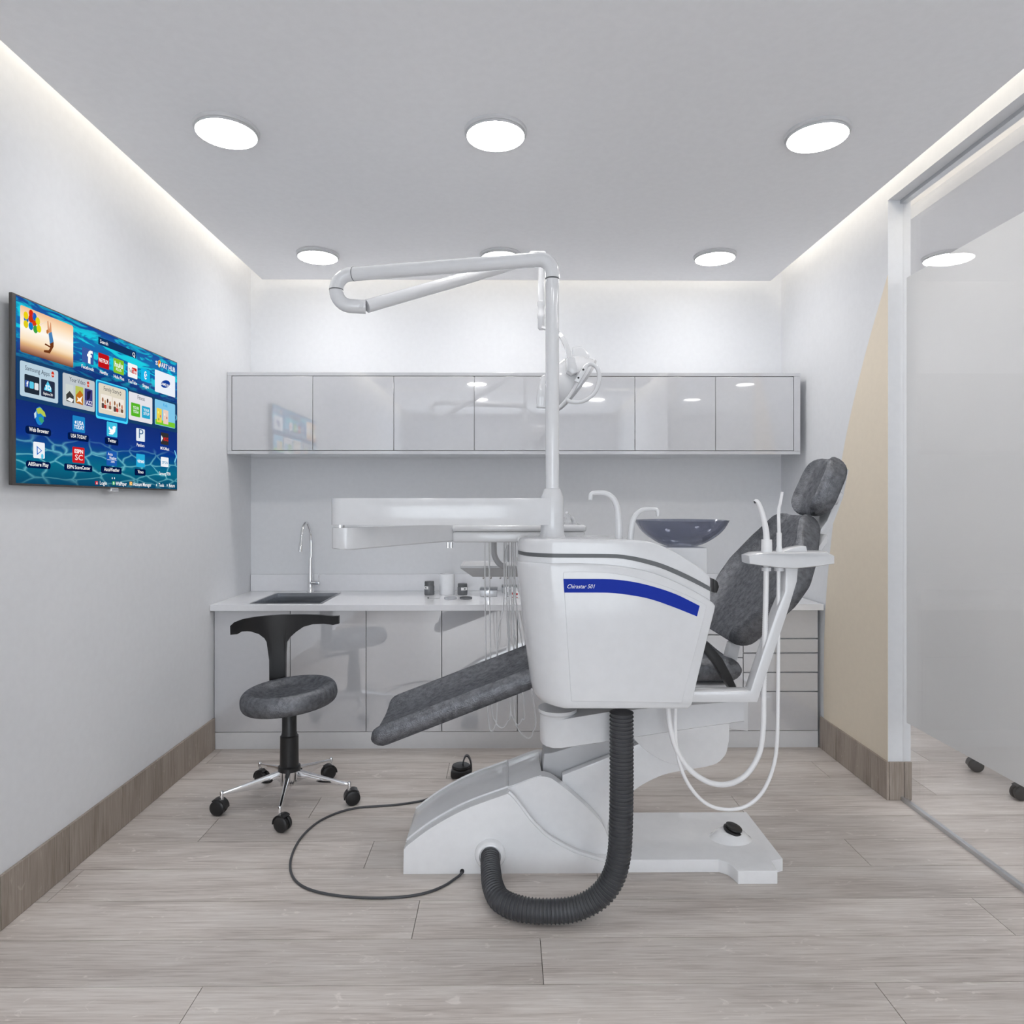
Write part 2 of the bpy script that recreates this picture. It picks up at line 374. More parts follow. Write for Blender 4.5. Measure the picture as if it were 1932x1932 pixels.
for x, y, l in ((-1.163, 2.85, 'round white ceiling downlight in the front row, nearest the television wall'),
                (-.044, 2.86, 'round white ceiling downlight in the middle of the front row'),
                (1.309, 2.86, 'round white ceiling downlight in the front row, nearest the glass partition'),
                (-1.18, 4.285, 'small-looking round ceiling downlight at the left of the back row, over the sink'),
                (-.035, 4.285, 'round ceiling downlight half hidden by the white lamp arm'),
                (1.314, 4.285, 'round ceiling downlight at the right of the back row, near the right wall'),
                (-.38, .11, 'round ceiling downlight behind the viewer, over the left of the room'), (1.0, .11, 'round ceiling downlight behind the viewer, over the right of the room'),
                (1.34, -1.2, 'round ceiling downlight near the added rear opening, on the right'), (-.4, -1.2, 'round ceiling downlight near the added rear opening, on the left'),
                (2.77, 4.285, 'round downlight of the next room, seen through the top of the glass partition'),
                (4.0, 4.285, 'unseen downlight added to brighten the far back corner of the next room, beyond the frosted glass'),  # this and the lamps below: unseen, added to brighten next room and film
                (2.77, 2.86, 'unseen downlight added to brighten the next room, just beyond the glass in its middle row'), (4.0, 2.86, 'unseen downlight added to brighten the next room, middle row by its far wall'),
                (3.4, 3.57, 'unseen downlight added to brighten the next room, between its back and middle rows'), (3.4, 2.1, 'unseen downlight added to brighten the next room, between its middle and front rows'),
                (2.77, 1.3, 'unseen downlight added to brighten the next room, just beyond the glass in its front row'), (4.0, 1.3, 'unseen downlight added to brighten the next room, front row by its far wall')):
    downlight(x, y, l)
world()

# ------------------------------------------------------------------ lower cabinets
YD = 4.275
xs = [-1.822 + (1.9616 + 1.822) * i / 8 for i in range(9)]
names = ['leftmost glossy white base cabinet, beside the left wall and under the sink', 'second base cabinet from the left wall, behind the stool backrest',
         'third base cabinet from the left wall, reflecting the stool', 'fourth base cabinet from the left wall, behind the leg rest',
         'fifth base cabinet from the left wall, mostly hidden by the dental unit', 'sixth base cabinet from the left wall, hidden behind the dental unit',
         'base cabinet with two small drawer fronts, next left of the drawer stack']
ZB, ZTOP = .1075, .862
def cab_box(t, a, b): box('body', a + .001, b - .001, YD + .021, WB - .02, .105, .70 if a < -1.1 else .868, M['carc'], t)
for i in range(7):
    a, b = xs[i], xs[i + 1]
    t = thing('base_cabinet', names[i], 'cabinet', ((a + b) / 2, YD + .3, .10), 'white base cabinets')
    cab_box(t, a, b)
    if i < 6:
        box('door', a + .002, b - .002, YD, YD + .019, ZB, ZTOP, M['gloss'], t, .0012, 1)
    else:
        for z0, z1 in ((.1075, .562), (.568, .705), (.712, .862)):
            box('door' if z0 < .2 else 'drawer', a + .002, b - .002, YD, YD + .019, z0, z1, M['gloss'], t, .0012, 1)
a, b = xs[7], xs[8]
t = thing('drawer_cabinet', 'rightmost base cabinet, a stack of five glossy white drawers beside the right wall', 'cabinet', ((a + b) / 2, YD + .3, .10))
cab_box(t, a, b)
for z0, z1 in ((.1075, .348), (.355, .468), (.476, .590), (.598, .680), (.688, .862)):
    box('drawer', a + .002, b - .002, YD, YD + .019, z0, z1, M['gloss'], t, .0012, 1)
world()
tag(box('plinth', xs[0], xs[8], YD + .004, YD + .55, 0, .104, M['plinth']), 'long grey-white plinth under the row of base cabinets', 'plinth')
# worktop with a hole for the sink
ZW = .908
SX0, SX1, SY0, SY1 = -1.60, -1.155, 4.275, 4.775
t = thing('worktop', 'long white worktop over the base cabinets, with an upstand along the wall', 'worktop', (0, 4.55, .871))
g = join(boxg(WL + .002, SX0, 4.22, WB - .002, .871, ZW), boxg(SX1, WR - .01, 4.22, WB - .002, .871, ZW), boxg(SX0, SX1, 4.22, SY0, .871, ZW), boxg(SX0, SX1, SY1, WB - .002, .871, ZW))
obj('top', *g, M['top'], t)
box('upstand', WL + .004, WR - .012, WB - .02, WB - .002, ZW, ZW + .12, M['top'], t, .002, 1)
t = thing('sink', 'square stainless steel sink let into the left end of the worktop', 'sink', ((SX0 + SX1) / 2, 4.52, ZW - .18))
V = []; rim = .012
def ring4(d, z): return [(SX0 + d, SY0 + d, z), (SX1 - d, SY0 + d, z), (SX1 - d, SY1 - d, z), (SX0 + d, SY1 - d, z)]
R_ = [ring4(-.004, ZW + .002), ring4(rim, ZW + .002), ring4(rim + .003, ZW - .02), ring4(rim + .012, ZW - .165), ring4(rim + .04, ZW - .18)]
V = [v for r in R_ for v in r]; Fc = [(i * 4 + k, i * 4 + (k + 1) % 4, i * 4 + 4 + (k + 1) % 4, i * 4 + 4 + k) for i in range(4) for k in range(4)] + [(16, 17, 18, 19)]
obj('basin', V, Fc, M['steel'], t)
lathe('drain', [(.045, 0), (.045, .004), (.03, .005), (.028, .002), (.001, .002)], ((SX0 + SX1) / 2, 4.6, ZW - .1795), M['chrome'], t, seg=24)
# faucet
fx = aty(585, 1117, 4.815).x
t = thing('faucet', 'tall chrome gooseneck faucet standing behind the sink', 'faucet', (fx, 4.825, ZW))
Yf = 4.825
pl = [aty(585, 1120, Yf), aty(586, 1100, Yf), aty(586.5, 1075, Yf), aty(587, 1050, Yf), aty(587, 1020, Yf)]
sp = [aty(587, 1018, Yf), aty(585, 1003, Yf - .01), aty(579, 986.5, Yf - .05), aty(572.5, 993, Yf - .09), aty(569.5, 1008, Yf - .11), aty(568, 1023, Yf - .12)]
lathe('body', [(.024, 0), (.024, .004), (.019, .012), (.019, .06), (.018, .10), (.013, .18), (.010, .24)], (fx, Yf, ZW + .0005), M['chrome'], t, seg=24)
tube('spout', catmull([(fx, Yf, ZW + .235)] + pl[3:4] + sp, 8), .0095, M['chrome'], t, 14)
e = sp[-1]; dn = (sp[-1] - sp[-2]).normalized()
tube('nozzle', [e - dn * .01, e + dn * .02, e + dn * .055, e + dn * .065], [.0095, .0125, .0155, .0145], M['chrome'], t, 16)
h0 = aty(586, 1100, Yf)
tube('lever_body', [h0, h0 + Vector((.062, -.012, 0)), h0 + Vector((.066, -.012, 0))], [.017, .017, .015], M['chrome'], t, 18)
tube('lever', [h0 + Vector((.06, -.012, .012)), h0 + Vector((.06, -.012, .07))], .0035, M['chrome'], t, 10)
world()

# small things on the worktop
def jar(px0, px1, ytop, ybase, label, lx0, lx1, ly0, ly1):
    p = atz((px0 + px1) / 2, ybase - 1.5, ZW); r = (px1 - px0) / 2 * p.y / F; h = aty(px0, ytop, p.y).z - ZW
    t = thing('jar', label, 'jar', (p.x, p.y + r, ZW), 'dark jars on the worktop')
    c = (p.x, p.y + r, ZW + .0005)
    lathe('glass_body', [(r * .94, 0), (r, .005), (r, h * .66), (r * .95, h * .70)], c, M['smoke'], t, seg=32)
    lathe('lid', [(r * .94, h * .70), (r * .95, h * .96), (r * .9, h)], c, M['stripe'], t, seg=32)
    a0 = math.atan2(-math.sqrt(max(1e-6, 1 - ((lx0 - (px0 + px1) / 2) / ((px1 - px0) / 2)) ** 2)), (lx0 - (px0 + px1) / 2) / ((px1 - px0) / 2))
    a1 = math.atan2(-math.sqrt(max(1e-6, 1 - ((lx1 - (px0 + px1) / 2) / ((px1 - px0) / 2)) ** 2)), (lx1 - (px0 + px1) / 2) / ((px1 - px0) / 2))
    V = []; z0 = aty(0, ly1, p.y).z; z1 = aty(0, ly0, p.y).z
    for k in range(7):
        a = a0 + (a1 - a0) * k / 6
        for z in (z0, z1): V.append((c[0] + math.cos(a) * r * 1.012, c[1] + math.sin(a) * r * 1.012, z))
    lb = obj('label', V, [(2 * k, 2 * k + 2, 2 * k + 3, 2 * k + 1) for k in range(6)], M['label'], t, 60)
    am = (a0 + a1) / 2; zm = (z0 + z1) / 2; q = Vector((c[0] + math.cos(am) * r * 1.02, c[1] + math.sin(am) * r * 1.02, zm)); tn = Vector((-math.sin(am), math.cos(am), 0)) * .006
    obj('print', [q - tn - Vector((0, 0, .004)), q + tn - Vector((0, 0, .004)), q + tn + Vector((0, 0, .004)), q - tn + Vector((0, 0, .004))], [(0, 1, 2, 3)], M['stripe'], lb)
jar(799.5, 818.5, 1098, 1125, 'small dark grey jar with a white label, left of the white beaker', 800.2, 808, 1107.5, 1113)
jar(862.5, 881.5, 1102, 1125, 'small dark grey jar with a white label, right of the white beaker', 870, 881, 1109.5, 1115)
p = atz(842, 1123.5, ZW); r = 14.8 * p.y / F; h = aty(842, 1084, p.y).z - ZW
world(); ORG = Vector((p.x, p.y + r, ZW))
tag(lathe('beaker', [(r * .93, 0), (r * .97, .004), (r, h), (r * .95, h), (r * .93, .008), (.001, .008)], (p.x, p.y + r, ZW + .0005), M['white'], None, seg=40), 'plain white beaker between the two dark jars on the worktop', 'beaker')
world()
def casket(px0, px1, ytop, ybase, label, rz=0):
    p = atz((px0 + px1) / 2, ybase - 1, ZW); w = (px1 - px0) * p.y / F; h = aty(0, ytop + 9, p.y).z - ZW
    t = thing('steriliser_box', label, 'box', (p.x, p.y + .05, ZW), 'steel boxes on the worktop')
    x0, x1 = p.x - w / 2, p.x + w / 2
    box('box_body', x0, x1, p.y, p.y + .11, ZW + .0005, ZW + h * .95, M['alu'], t, .003)
    box('box_lid', x0 - .002, x1 + .002, p.y - .002, p.y + .112, ZW + h * .95, ZW + h * 1.15, M['steel'], t, .004)
    box('latch', p.x - .008, p.x + .008, p.y - .005, p.y - .001, ZW + h * .6, ZW + h * .95, M['chrome'], t, .001, 1)
casket(905.5, 938, 1105, 1127, 'flat lidded chrome box on the worktop, right of the jars')
casket(947, 975, 1100, 1120, 'chrome box on the worktop behind the two little bottles')
def bottle(px, ybase, ytop, wpx, label, red):
    p = atz(px, ybase, ZW); r = wpx / 2 * p.y / F; h = aty(px, ytop, p.y).z - ZW
    t = thing('dropper_bottle', label, 'bottle', (p.x, p.y, ZW), 'little white bottles')
    lathe('bottle_body', [(r * .9, 0), (r, .003), (r, h * .6), (r * .6, h * .68), (r * .35, h * .7)], (p.x, p.y, ZW + .0005), M['white'], t, seg=20)
    lathe('cap', [(r * .4, h * .7), (r * .42, h * .8), (r * .22, h)], (p.x, p.y, ZW + .0005), M['white'], t, seg=16)
    for z0, z1, mm in ((.36, .54, M['red'] if red else M['stripe']), (.12, .2, M['red'] if red else M['stripe'])):
        V = []
        for k in range(5):
            a = -PI / 2 + (k - 2) * .28
            for z in (z0 * h, z1 * h): V.append((p.x + math.cos(a) * r * 1.02, p.y + math.sin(a) * r * 1.02, ZW + z))
        obj('label', V, [(2 * k, 2 * k + 2, 2 * k + 3, 2 * k + 1) for k in range(4)], mm, t, 60)
bottle(966.5, 1130, 1107, 7.5, 'little white dropper bottle with a red label, in front of the chrome box', True)
bottle(975, 1130, 1109, 6.5, 'little white dropper bottle with red print, right of its twin, close to the dental unit', True)
p = atz(957, 1129.5, ZW)
t = thing('medicine_carton', 'small white carton with dark print, left of the red-labelled bottle', 'box', (p.x, p.y, ZW))
box('carton', p.x - .014, p.x + .014, p.y, p.y + .03, ZW + .0005, ZW + .075, M['white'], t, .001, 1)
for k in range(4): box('print', p.x - .008, p.x + .010 - .004 * (k % 2), p.y - .0006, p.y - .0001, ZW + .012 + k * .008, ZW + .016 + k * .008, M['stripe'], t)
for px, col, lb in ((850, 'glass', 'flat clear glass dish on the worktop, in front of the white beaker'), (879, 'smoke', 'flat smoky glass dish on the worktop, in front of the right-hand jar')):
    p = atz(px, 1130, ZW); r = 12 * p.y / F; world(); ORG = Vector((p.x, p.y, ZW))
    tag(lathe('petri_dish', [(r * .97, 0), (r, .002), (r, .011), (r * .95, .011), (r * .94, .004), (.001, .004)], (p.x, p.y, ZW + .0005), M['smoke'] if col == 'smoke' else P('pale_dish_glass', (.50, .51, .54), .08), None, seg=32), lb, 'dish', 'glass dishes')
world()
p = atz(806, 1129.5, ZW); q = atz(829, 1130, ZW)
t = thing('dental_probe', 'thin probe with a dark tip lying on the worktop before the left jar', 'dental tool', p)
tube('shaft', [p + Vector((.01, 0, .004)), q + Vector((0, 0, .004))], .0022, M['greyplas'], t, 8)
lathe('tip', [(.001, 0), (.005, .003), (.005, .010), (.001, .013)], p + Vector((0, 0, .0055)), M['stripe'], t, (1, 0, 0), 12)
world()

# ------------------------------------------------------------------ wall cabinet
YU = 4.48
t = thing('wall_cabinet', 'long glossy white wall cabinet with seven doors over the worktop', 'cabinet', (0, 4.7, 1.857))
x0, x1, z0, z1 = WL + .002, 1.937, 1.857, 2.392
box('bottom_panel', x0, x1, YU, WB - .003, z0, z0 + .022, M['gloss'], t, .001, 1)
box('top_panel', x0, x1, YU, WB - .003, z1 - .022, z1, M['gloss'], t, .001, 1)
box('side_panel', x0, x0 + .028, YU, WB - .003, z0 + .0225, z1 - .0225, M['gloss'], t)
box('side_panel', x1 - .042, x1, YU, WB - .003, z0 + .0225, z1 - .0225, M['gloss'], t)
box('body', x0 + .03, x1 - .044, YU + .03, WB - .004, z0 + .024, z1 - .024, M['carc'], t)
ux = [x0 + .030] + [aty(px, 800, YU).x for px in (590, 743, 895, 1047, 1198, 1350)] + [x1 - .044]
for a, b in zip(ux, ux[1:]):
    box('door', a + .0016, b - .0016, YU - .001, YU + .02, z0 + .0255, z1 - .0255, M['gloss'], t, .001, 1)
world()

# ------------------------------------------------------------------ television
XS = WL + .039
def tv(cx, cy, d=0.0): return atx(cx / 4.6, 530 + cy / 4.6, XS + d)
ty0, ty1 = 2.485, 3.727
tz0, tz1 = 1.603, 2.302
t = thing('television', 'large wall-mounted television showing a blue underwater menu of apps', 'television', (WL, (ty0 + ty1) / 2, 1.95))
box('wall_mount', WL + .001, XS - .0145, 2.85, 3.35, 1.75, 2.15, M['black'], t)
box('housing', XS - .014, XS - .001, ty0, ty1, tz0, tz1, P('tv_bezel', (.05, .045, .042), .3), t, .002, 1)
box('logo_bar', XS - .02, XS + .003, 3.10, 3.16, tz0 - .014, tz0 + .004, M['chrome'], t, .003)
# screen: underwater picture, emissive
m, nt, N, L = nodes('tv_picture'); N.remove(N['Principled BSDF'])
tc = N.new('ShaderNodeTexCoord'); sx = N.new('ShaderNodeSeparateXYZ'); L.new(tc.outputs['Generated'], sx.inputs[0])
vz = sx.outputs[2]
rp = N.new('ShaderNodeValToRGB'); L.new(vz, rp.inputs[0]); el = rp.color_ramp.elements
el[0].position = 0; el[0].color = (.0, .055, .13, 1); el[1].position = 1; el[1].color = (.0, .05, .30, 1)
for p_, c_ in ((.12, (.0, .14, .24)), (.27, (.0, .03, .25)), (.5, (.0, .016, .15)), (.72, (.0, .03, .2)), (.80, (.0, .09, .36)), (.90, (.0, .14, .42))):
    q = el.new(p_); q.color = (*c_, 1)
def caustic(scale, st, width):
    mp = N.new('ShaderNodeMapping'); mp.inputs['Scale'].default_value = st; L.new(tc.outputs['Generated'], mp.inputs[0])
    nz = N.new('ShaderNodeTexNoise'); nz.inputs['Scale'].default_value = 3; L.new(mp.outputs[0], nz.inputs['Vector'])
    ad = N.new('ShaderNodeMix'); ad.data_type = 'RGBA'; ad.inputs[0].default_value = .18; L.new(mp.outputs[0], ad.inputs[6]); L.new(nz.outputs['Color'], ad.inputs[7])
    vo = N.new('ShaderNodeTexVoronoi'); vo.feature = 'DISTANCE_TO_EDGE'; vo.inputs['Scale'].default_value = scale; L.new(ad.outputs[2], vo.inputs['Vector'])
    mr = N.new('ShaderNodeMapRange'); mr.inputs[1].default_value = 0; mr.inputs[2].default_value = width; mr.inputs[3].default_value = 1; mr.inputs[4].default_value = 0
    L.new(vo.outputs['Distance'], mr.inputs[0])
    pw = N.new('ShaderNodeMath'); pw.operation = 'POWER'; pw.inputs[1].default_value = 2; L.new(mr.outputs[0], pw.inputs[0]); return pw.outputs[0]
def mask(pts):
    r_ = N.new('ShaderNodeValToRGB'); L.new(vz, r_.inputs[0]); e_ = r_.color_ramp.elements
    e_[0].position, e_[0].color = pts[0][0], (*[pts[0][1]] * 3, 1); e_[1].position, e_[1].color = pts[-1][0], (*[pts[-1][1]] * 3, 1)
    for a_, b_ in pts[1:-1]:
        q = e_.new(a_); q.color = (b_, b_, b_, 1)
    return r_.outputs[0]
def addc(prev, fac, msk, col):
    mu = N.new('ShaderNodeMath'); mu.operation = 'MULTIPLY'; L.new(fac, mu.inputs[0]); L.new(msk, mu.inputs[1])
    mx = N.new('ShaderNodeMix'); mx.data_type = 'RGBA'; mx.inputs[7].default_value = (*col, 1); L.new(mu.outputs[0], mx.inputs[0]); L.new(prev, mx.inputs[6]); return mx.outputs[2]
c1 = addc(rp.outputs[0], caustic(6, (1, 1.6, 2.6), .10), mask([(0, .12), (.10, .6), (.20, .55), (.30, 0)]), (.25, .80, .85))
# surface ripples at the top
mp = N.new('ShaderNodeMapping'); mp.inputs['Scale'].default_value = (1, 3.2, 9); mp.inputs['Rotation'].default_value = (.25, 0, 0); L.new(tc.outputs['Generated'], mp.inputs[0])
nz = N.new('ShaderNodeTexNoise'); nz.inputs['Scale'].default_value = 2.2; nz.inputs['Detail'].default_value = 4; nz.inputs['Distortion'].default_value = 1.2; L.new(mp.outputs[0], nz.inputs['Vector'])
rr = N.new('ShaderNodeValToRGB'); rr.color_ramp.elements[0].position = .47; rr.color_ramp.elements[1].position = .58; L.new(nz.outputs[0], rr.inputs[0])
bw = N.new('ShaderNodeRGBToBW'); L.new(rr.outputs[0], bw.inputs[0])
c2 = addc(c1, bw.outputs[0], mask([(.66, 0), (.78, .75), (.93, .95), (1, .5)]), (.0, .66, .80))
em = N.new('ShaderNodeEmission'); em.inputs[1].default_value = SCREEN; L.new(c2, em.inputs[0])
gl = N.new('ShaderNodeBsdfGlossy'); gl.inputs['Roughness'].default_value = .1; gl.inputs[0].default_value = (.015, .015, .015, 1)
ads = N.new('ShaderNodeAddShader'); L.new(em.outputs[0], ads.inputs[0]); L.new(gl.outputs[0], ads.inputs[1]); L.new(ads.outputs[0], N['Material Output'].inputs[0])
scr = box('screen', XS - .001, XS, ty0 + .02, ty1 - .004, tz0 + .008, tz1 - .006, m, t)
CM = {}
def ec(c):
    if c not in CM: CM[c] = emit('screen_colour', c, SCREEN)
    return CM[c]
def sr(v):  # sRGB 0-255 to linear
    return tuple(((a / 255) / 12.92 if a / 255 <= .04045 else ((a / 255 + .055) / 1.055) ** 2.4) for a in v)
def rectyz(x0, yt, x1, yb):
    """crop pixels: left x, top y at left, right x, bottom y at left -> y0,y1,z0,z1"""
    a = tv(x0, yt); b = tv(x0, yb)
    return a.y, tv(x1, yt).y, b.z, a.z
def rrect(y0, y1, z0, z1, r=.006, n=4):
    pts = []
    for cy, cz, a0 in ((y1 - r, z1 - r, 0), (y0 + r, z1 - r, 90), (y0 + r, z0 + r, 180), (y1 - r, z0 + r, 270)):
        for k in range(n + 1):
            a = math.radians(a0 + 90 * k / n); pts.append((cy + math.cos(a) * r, cz + math.sin(a) * r))
    return pts
def flat(name, pts, col, lay, parent=None):
    return obj(name, [(XS + .0006 * lay, a, b) for a, b in pts], [tuple(range(len(pts)))], ec(sr(col)), parent or scr)
def rect(name, x0, yt, x1, yb, col, lay=1, r=.006): return flat(name, rrect(*rectyz(x0, yt, x1, yb), r), col, lay)
def txt(s, x0, yb, x1, h, col=(255, 255, 255), lay=3, bold=.012):
    """left x, baseline y at left, right x, letter height (crop px at left)"""
    a = tv(x0, yb); b = tv(x0, yb - h); w = tv(x1, yb).y - a.y
    v, f = fit_text(s, w, b.z - a.z, bold)
    return obj('caption', [(XS + .0006 * lay, a.y + p[0], a.z + p[1]) for p in v], f, ec(sr(col)), scr)
def disc(x, y, rpx, col, lay, sq=1.0, n=20):
    c = tv(x, y); r = c.z - tv(x, y + rpx).z
    return [(c.y + math.cos(2 * PI * k / n) * r * sq, c.z + math.sin(2 * PI * k / n) * r) for k in range(n)]
# middle band
b0 = tv(133, 645); b1 = tv(133, 1022)
flat('menu_band', [(ty0 + .02, b1.z), (ty1 - .004, b1.z), (ty1 - .004, b0.z), (ty0 + .02, b0.z)], (24, 62, 104), 1)
# photo of someone jumping with balloons
y0, y1, z0, z1 = rectyz(174, 205, 634, 612)
m, nt, N, L = nodes('tv_sunset'); N.remove(N['Principled BSDF'])
tc = N.new('ShaderNodeTexCoord'); sx = N.new('ShaderNodeSeparateXYZ'); L.new(tc.outputs['Generated'], sx.inputs[0])
rp = N.new('ShaderNodeValToRGB'); L.new(sx.outputs[2], rp.inputs[0]); el = rp.color_ramp.elements
el[0].position = 0; el[0].color = (*sr((120, 70, 50)), 1); el[1].position = 1; el[1].color = (*sr((240, 190, 150)), 1)
for p_, c_ in ((.12, (190, 140, 110)), (.2, (225, 180, 130)), (.3, (250, 225, 190)), (.55, (255, 250, 240)), (.8, (253, 225, 190))):
    q = el.new(p_); q.color = (*sr(c_), 1)
em = N.new('ShaderNodeEmission'); em.inputs[1].default_value = SCREEN; L.new(rp.outputs[0], em.inputs[0]); L.new(em.outputs[0], N['Material Output'].inputs[0])
pic = flat('picture', rrect(y0, y1, z0, z1, .008), (255, 255, 255), 1); pic.data.materials.clear(); pic.data.materials.append(m)
for x, y, c in ((222, 300, (235, 210, 20)), (325, 350, (225, 215, 30)), (222, 375, (225, 205, 30)), (305, 420, (60, 160, 70)), (268, 285, (215, 40, 20)), (296, 310, (30, 100, 190)),
                (225, 332, (20, 110, 190)), (264, 330, (200, 45, 20)), (295, 362, (215, 60, 20)), (265, 392, (20, 120, 200)), (335, 415, (225, 215, 20))):
    flat('balloon', disc(x, y, 34, c, 2, .85), c, 2 + .05 * (x % 7))
def poly(name, pts, col, lay): return flat(name, [(tv(x, y).y, tv(x, y).z) for x, y in pts], col, lay)
poly('jumper_arms', [(408, 350), (416, 346), (424, 420), (434, 365), (428, 358), (440, 364), (446, 450), (412, 450)], (215, 150, 110), 2)
poly('jumper_head', [(399, 428), (412, 420), (420, 440), (414, 462), (400, 452)], (190, 120, 60), 2.2)
poly('jumper_shirt', [(418, 455), (446, 442), (462, 528), (430, 545)], (70, 130, 185), 2.3)
poly('jumper_legs', [(428, 540), (463, 530), (462, 572), (430, 630), (378, 618), (380, 600), (420, 602), (432, 580), (384, 552), (390, 542), (434, 566)], (110, 55, 25), 2.2)
poly('string', [(330, 384), (404, 352), (405, 356), (331, 388)], (230, 220, 210), 2.1)
# search field and heading
rect('search_field', 852, 482, 1180, 548, (20, 52, 96), 1, .003)
txt('Search', 866, 536, 934, 30); txt('Q', 1146, 652, 1170, 36)
txt('S', 1346, 724, 1366, 34); txt('ART HUB', 1396, 748, 1516, 42)
poly('hub_emblem', [(1370, 695), (1384, 685), (1394, 705), (1392, 740), (1380, 754), (1370, 735)], (240, 200, 60), 2); poly('hub_emblem', [(1374, 700), (1384, 692), (1386, 720), (1376, 725)], (220, 60, 60), 2.2); poly('hub_emblem', [(1380, 722), (1391, 712), (1390, 738), (1381, 748)], (250, 250, 250), 2.4)
# app rows: (x0, top, x1, bottom, colour, text, text colour, caption, caption x0, x1, baseline)
def icon(x0, yt, x1, yb, col, cap=None, cx0=0, cx1=0, cy=0, ch=26, plate=False):
    rect('app_icon', x0, yt, x1, yb, col, 2, .005)
    if cap:
        if plate: rect('caption_plate', cx0 - 25, cy - ch - 12, cx1 + 20, cy + 18, (4, 24, 70), 1.5, .008)
        txt(cap, cx0, cy, cx1, ch)
icon(708, 568, 810, 700, (59, 89, 160), 'Facebook', 704, 812, 752, 30)
txt('f', 752, 706, 800, 112, bold=.03)
icon(850, 618, 945, 742, (190, 20, 25), 'Netflix', 864, 934, 800, 28); txt('NETFLIX', 856, 698, 938, 34, bold=.02)
icon(982, 664, 1073, 792, (130, 190, 40), 'Hulu Plus', 984, 1074, 838, 28); txt('hulu', 992, 740, 1062, 48, bold=.02); txt('PLUS', 1004, 776, 1050, 24)
icon(1107, 706, 1190, 828, (245, 245, 245), 'YouTube', 1108, 1186, 880, 30)
rect('icon_mark', 1141, 748, 1184, 800, (205, 32, 31), 2.5, .006); txt('You', 1113, 786, 1142, 34, (60, 60, 60)); txt('Tube', 1144, 796, 1182, 34)
icon(1222, 752, 1300, 864, (20, 180, 230), 'Skype', 1234, 1288, 918, 28); flat('icon_mark', disc(1261, 820, 36, None, 2.5, .62), (255, 255, 255), 2.5); txt('S', 1252, 838, 1272, 46, (20, 160, 220), 4, .03)
rect('advert_card', 1342, 766, 1518, 958, (235, 240, 250), 2, .006)
c = tv(1434, 895); flat('card_mark', [(c.y + .048 * math.cos(a) , c.z + .020 * math.sin(a) + .010 * math.cos(a)) for a in [2 * PI * k / 28 for k in range(28)]], (20, 60, 150), 2.5)
txt('SAMSUNG', 1392, 900, 1478, 24, (255, 255, 255), 4)
# cards in the band
def card(x0, yt, x1, yb, col, s, tx0, tx1, ty, th, tc_=(40, 50, 70)):
    rect('menu_card', x0, yt, x1, yb, col, 2, .008); txt(s, tx0, ty, tx1, th, tc_, 4, 0)
card(170, 686, 502, 992, (185, 208, 222), 'Samsung Apps', 212, 425, 770, 40)
flat('new_badge', disc(454, 812, 26, None, 3, .75), (205, 50, 30), 3); flat('new_badge', disc(761, 897, 25, None, 3, .7), (205, 50, 30), 3)
txt('NEW', 440, 820, 468, 14, (255, 230, 220), 4); txt('NEW', 748, 904, 774, 14, (255, 230, 220), 4)
rect('card_tile', 208, 805, 338, 965, (35, 45, 58), 3, .005); rect('card_tile', 352, 848, 472, 998, (38, 48, 70), 3, .005)
for x, c_ in ((212, (60, 90, 165)), (252, (90, 200, 230)), (294, (225, 230, 235))): rect('tile_mark', x, 858 + (x - 212) * .3, x + 36, 918 + (x - 212) * .3, c_, 3.5, .004)
txt('f', 222, 912, 240, 44, bold=.03, lay=5)
poly('tile_mark', [(378, 935), (410, 868), (442, 935), (442, 965), (378, 945)], (90, 205, 240), 3.5); txt('Explore 3D', 370, 984, 452, 22, lay=5); txt('3D', 386, 940, 436, 40, (240, 250, 255), 5, .03)
card(541, 792, 820, 1078, (192, 200, 205), 'Your Video', 598, 735, 868, 38)
for x, yt, c_ in ((565, 890, (205, 212, 208)), (651, 908, (185, 195, 90)), (731, 930, (60, 62, 125))):
    rect('poster', x, yt, x + 68, yt + 148, c_, 3, .003)
poly('poster_shape', [(570, 985), (600, 955), (635, 1000), (636, 1062), (572, 1040)], (60, 62, 60), 3.5); poly('poster_shape', [(573, 1030), (600, 1010), (634, 1030), (620, 1055)], (240, 240, 240), 3.8)
poly('poster_shape', [(655, 990), (690, 950), (716, 985), (716, 1080), (655, 1058)], (190, 110, 30), 3.5); poly('poster_shape', [(665, 1005), (685, 1020), (712, 1000), (700, 1035), (710, 1065), (684, 1045), (660, 1050), (672, 1030)], (250, 245, 230), 3.8)
poly('poster_shape', [(752, 960), (785, 955), (775, 1020), (750, 1040)], (30, 30, 70), 3.5); txt('JAZZ', 735, 1068, 794, 34, (235, 235, 250), 5, .02)
rect('selection_frame', 830, 850, 1108, 1188, (70, 215, 255), 1.6, .012); rect('selection_frame', 840, 864, 1098, 1170, (30, 130, 190), 1.9, .010)
card(853, 880, 1088, 1142, (222, 214, 196), 'Family Story', 896, 1028, 950, 38)
flat('card_mark', disc(1042, 978, 17, None, 3, .68), (50, 45, 40), 3); flat('card_mark', disc(1042, 978, 10, None, 3, .68), (222, 214, 196), 3.4)
for x, yt in ((872, 978), (976, 1010)):
    rect('photo', x, yt, x + 96, yt + 130, (240, 232, 222), 3, .002)
    for k in range(4):
        xx = x + 8 + k * 21; flat('photo_figure', disc(xx + 8, yt + 52 + (k % 2) * 16 + k * 6, 20, None, 3.4, .6), ((150, 95, 60), (200, 150, 110), (90, 60, 45), (190, 120, 90))[k], 3.4 + k * .05)
        rect('photo_figure', xx - 2, yt + 78 + (k % 2) * 10 + k * 5, xx + 19, yt + 124 + k * 3, ((90, 75, 70), (190, 60, 50), (215, 200, 185), (120, 90, 70))[k], 3.3 + k * .02, .004)
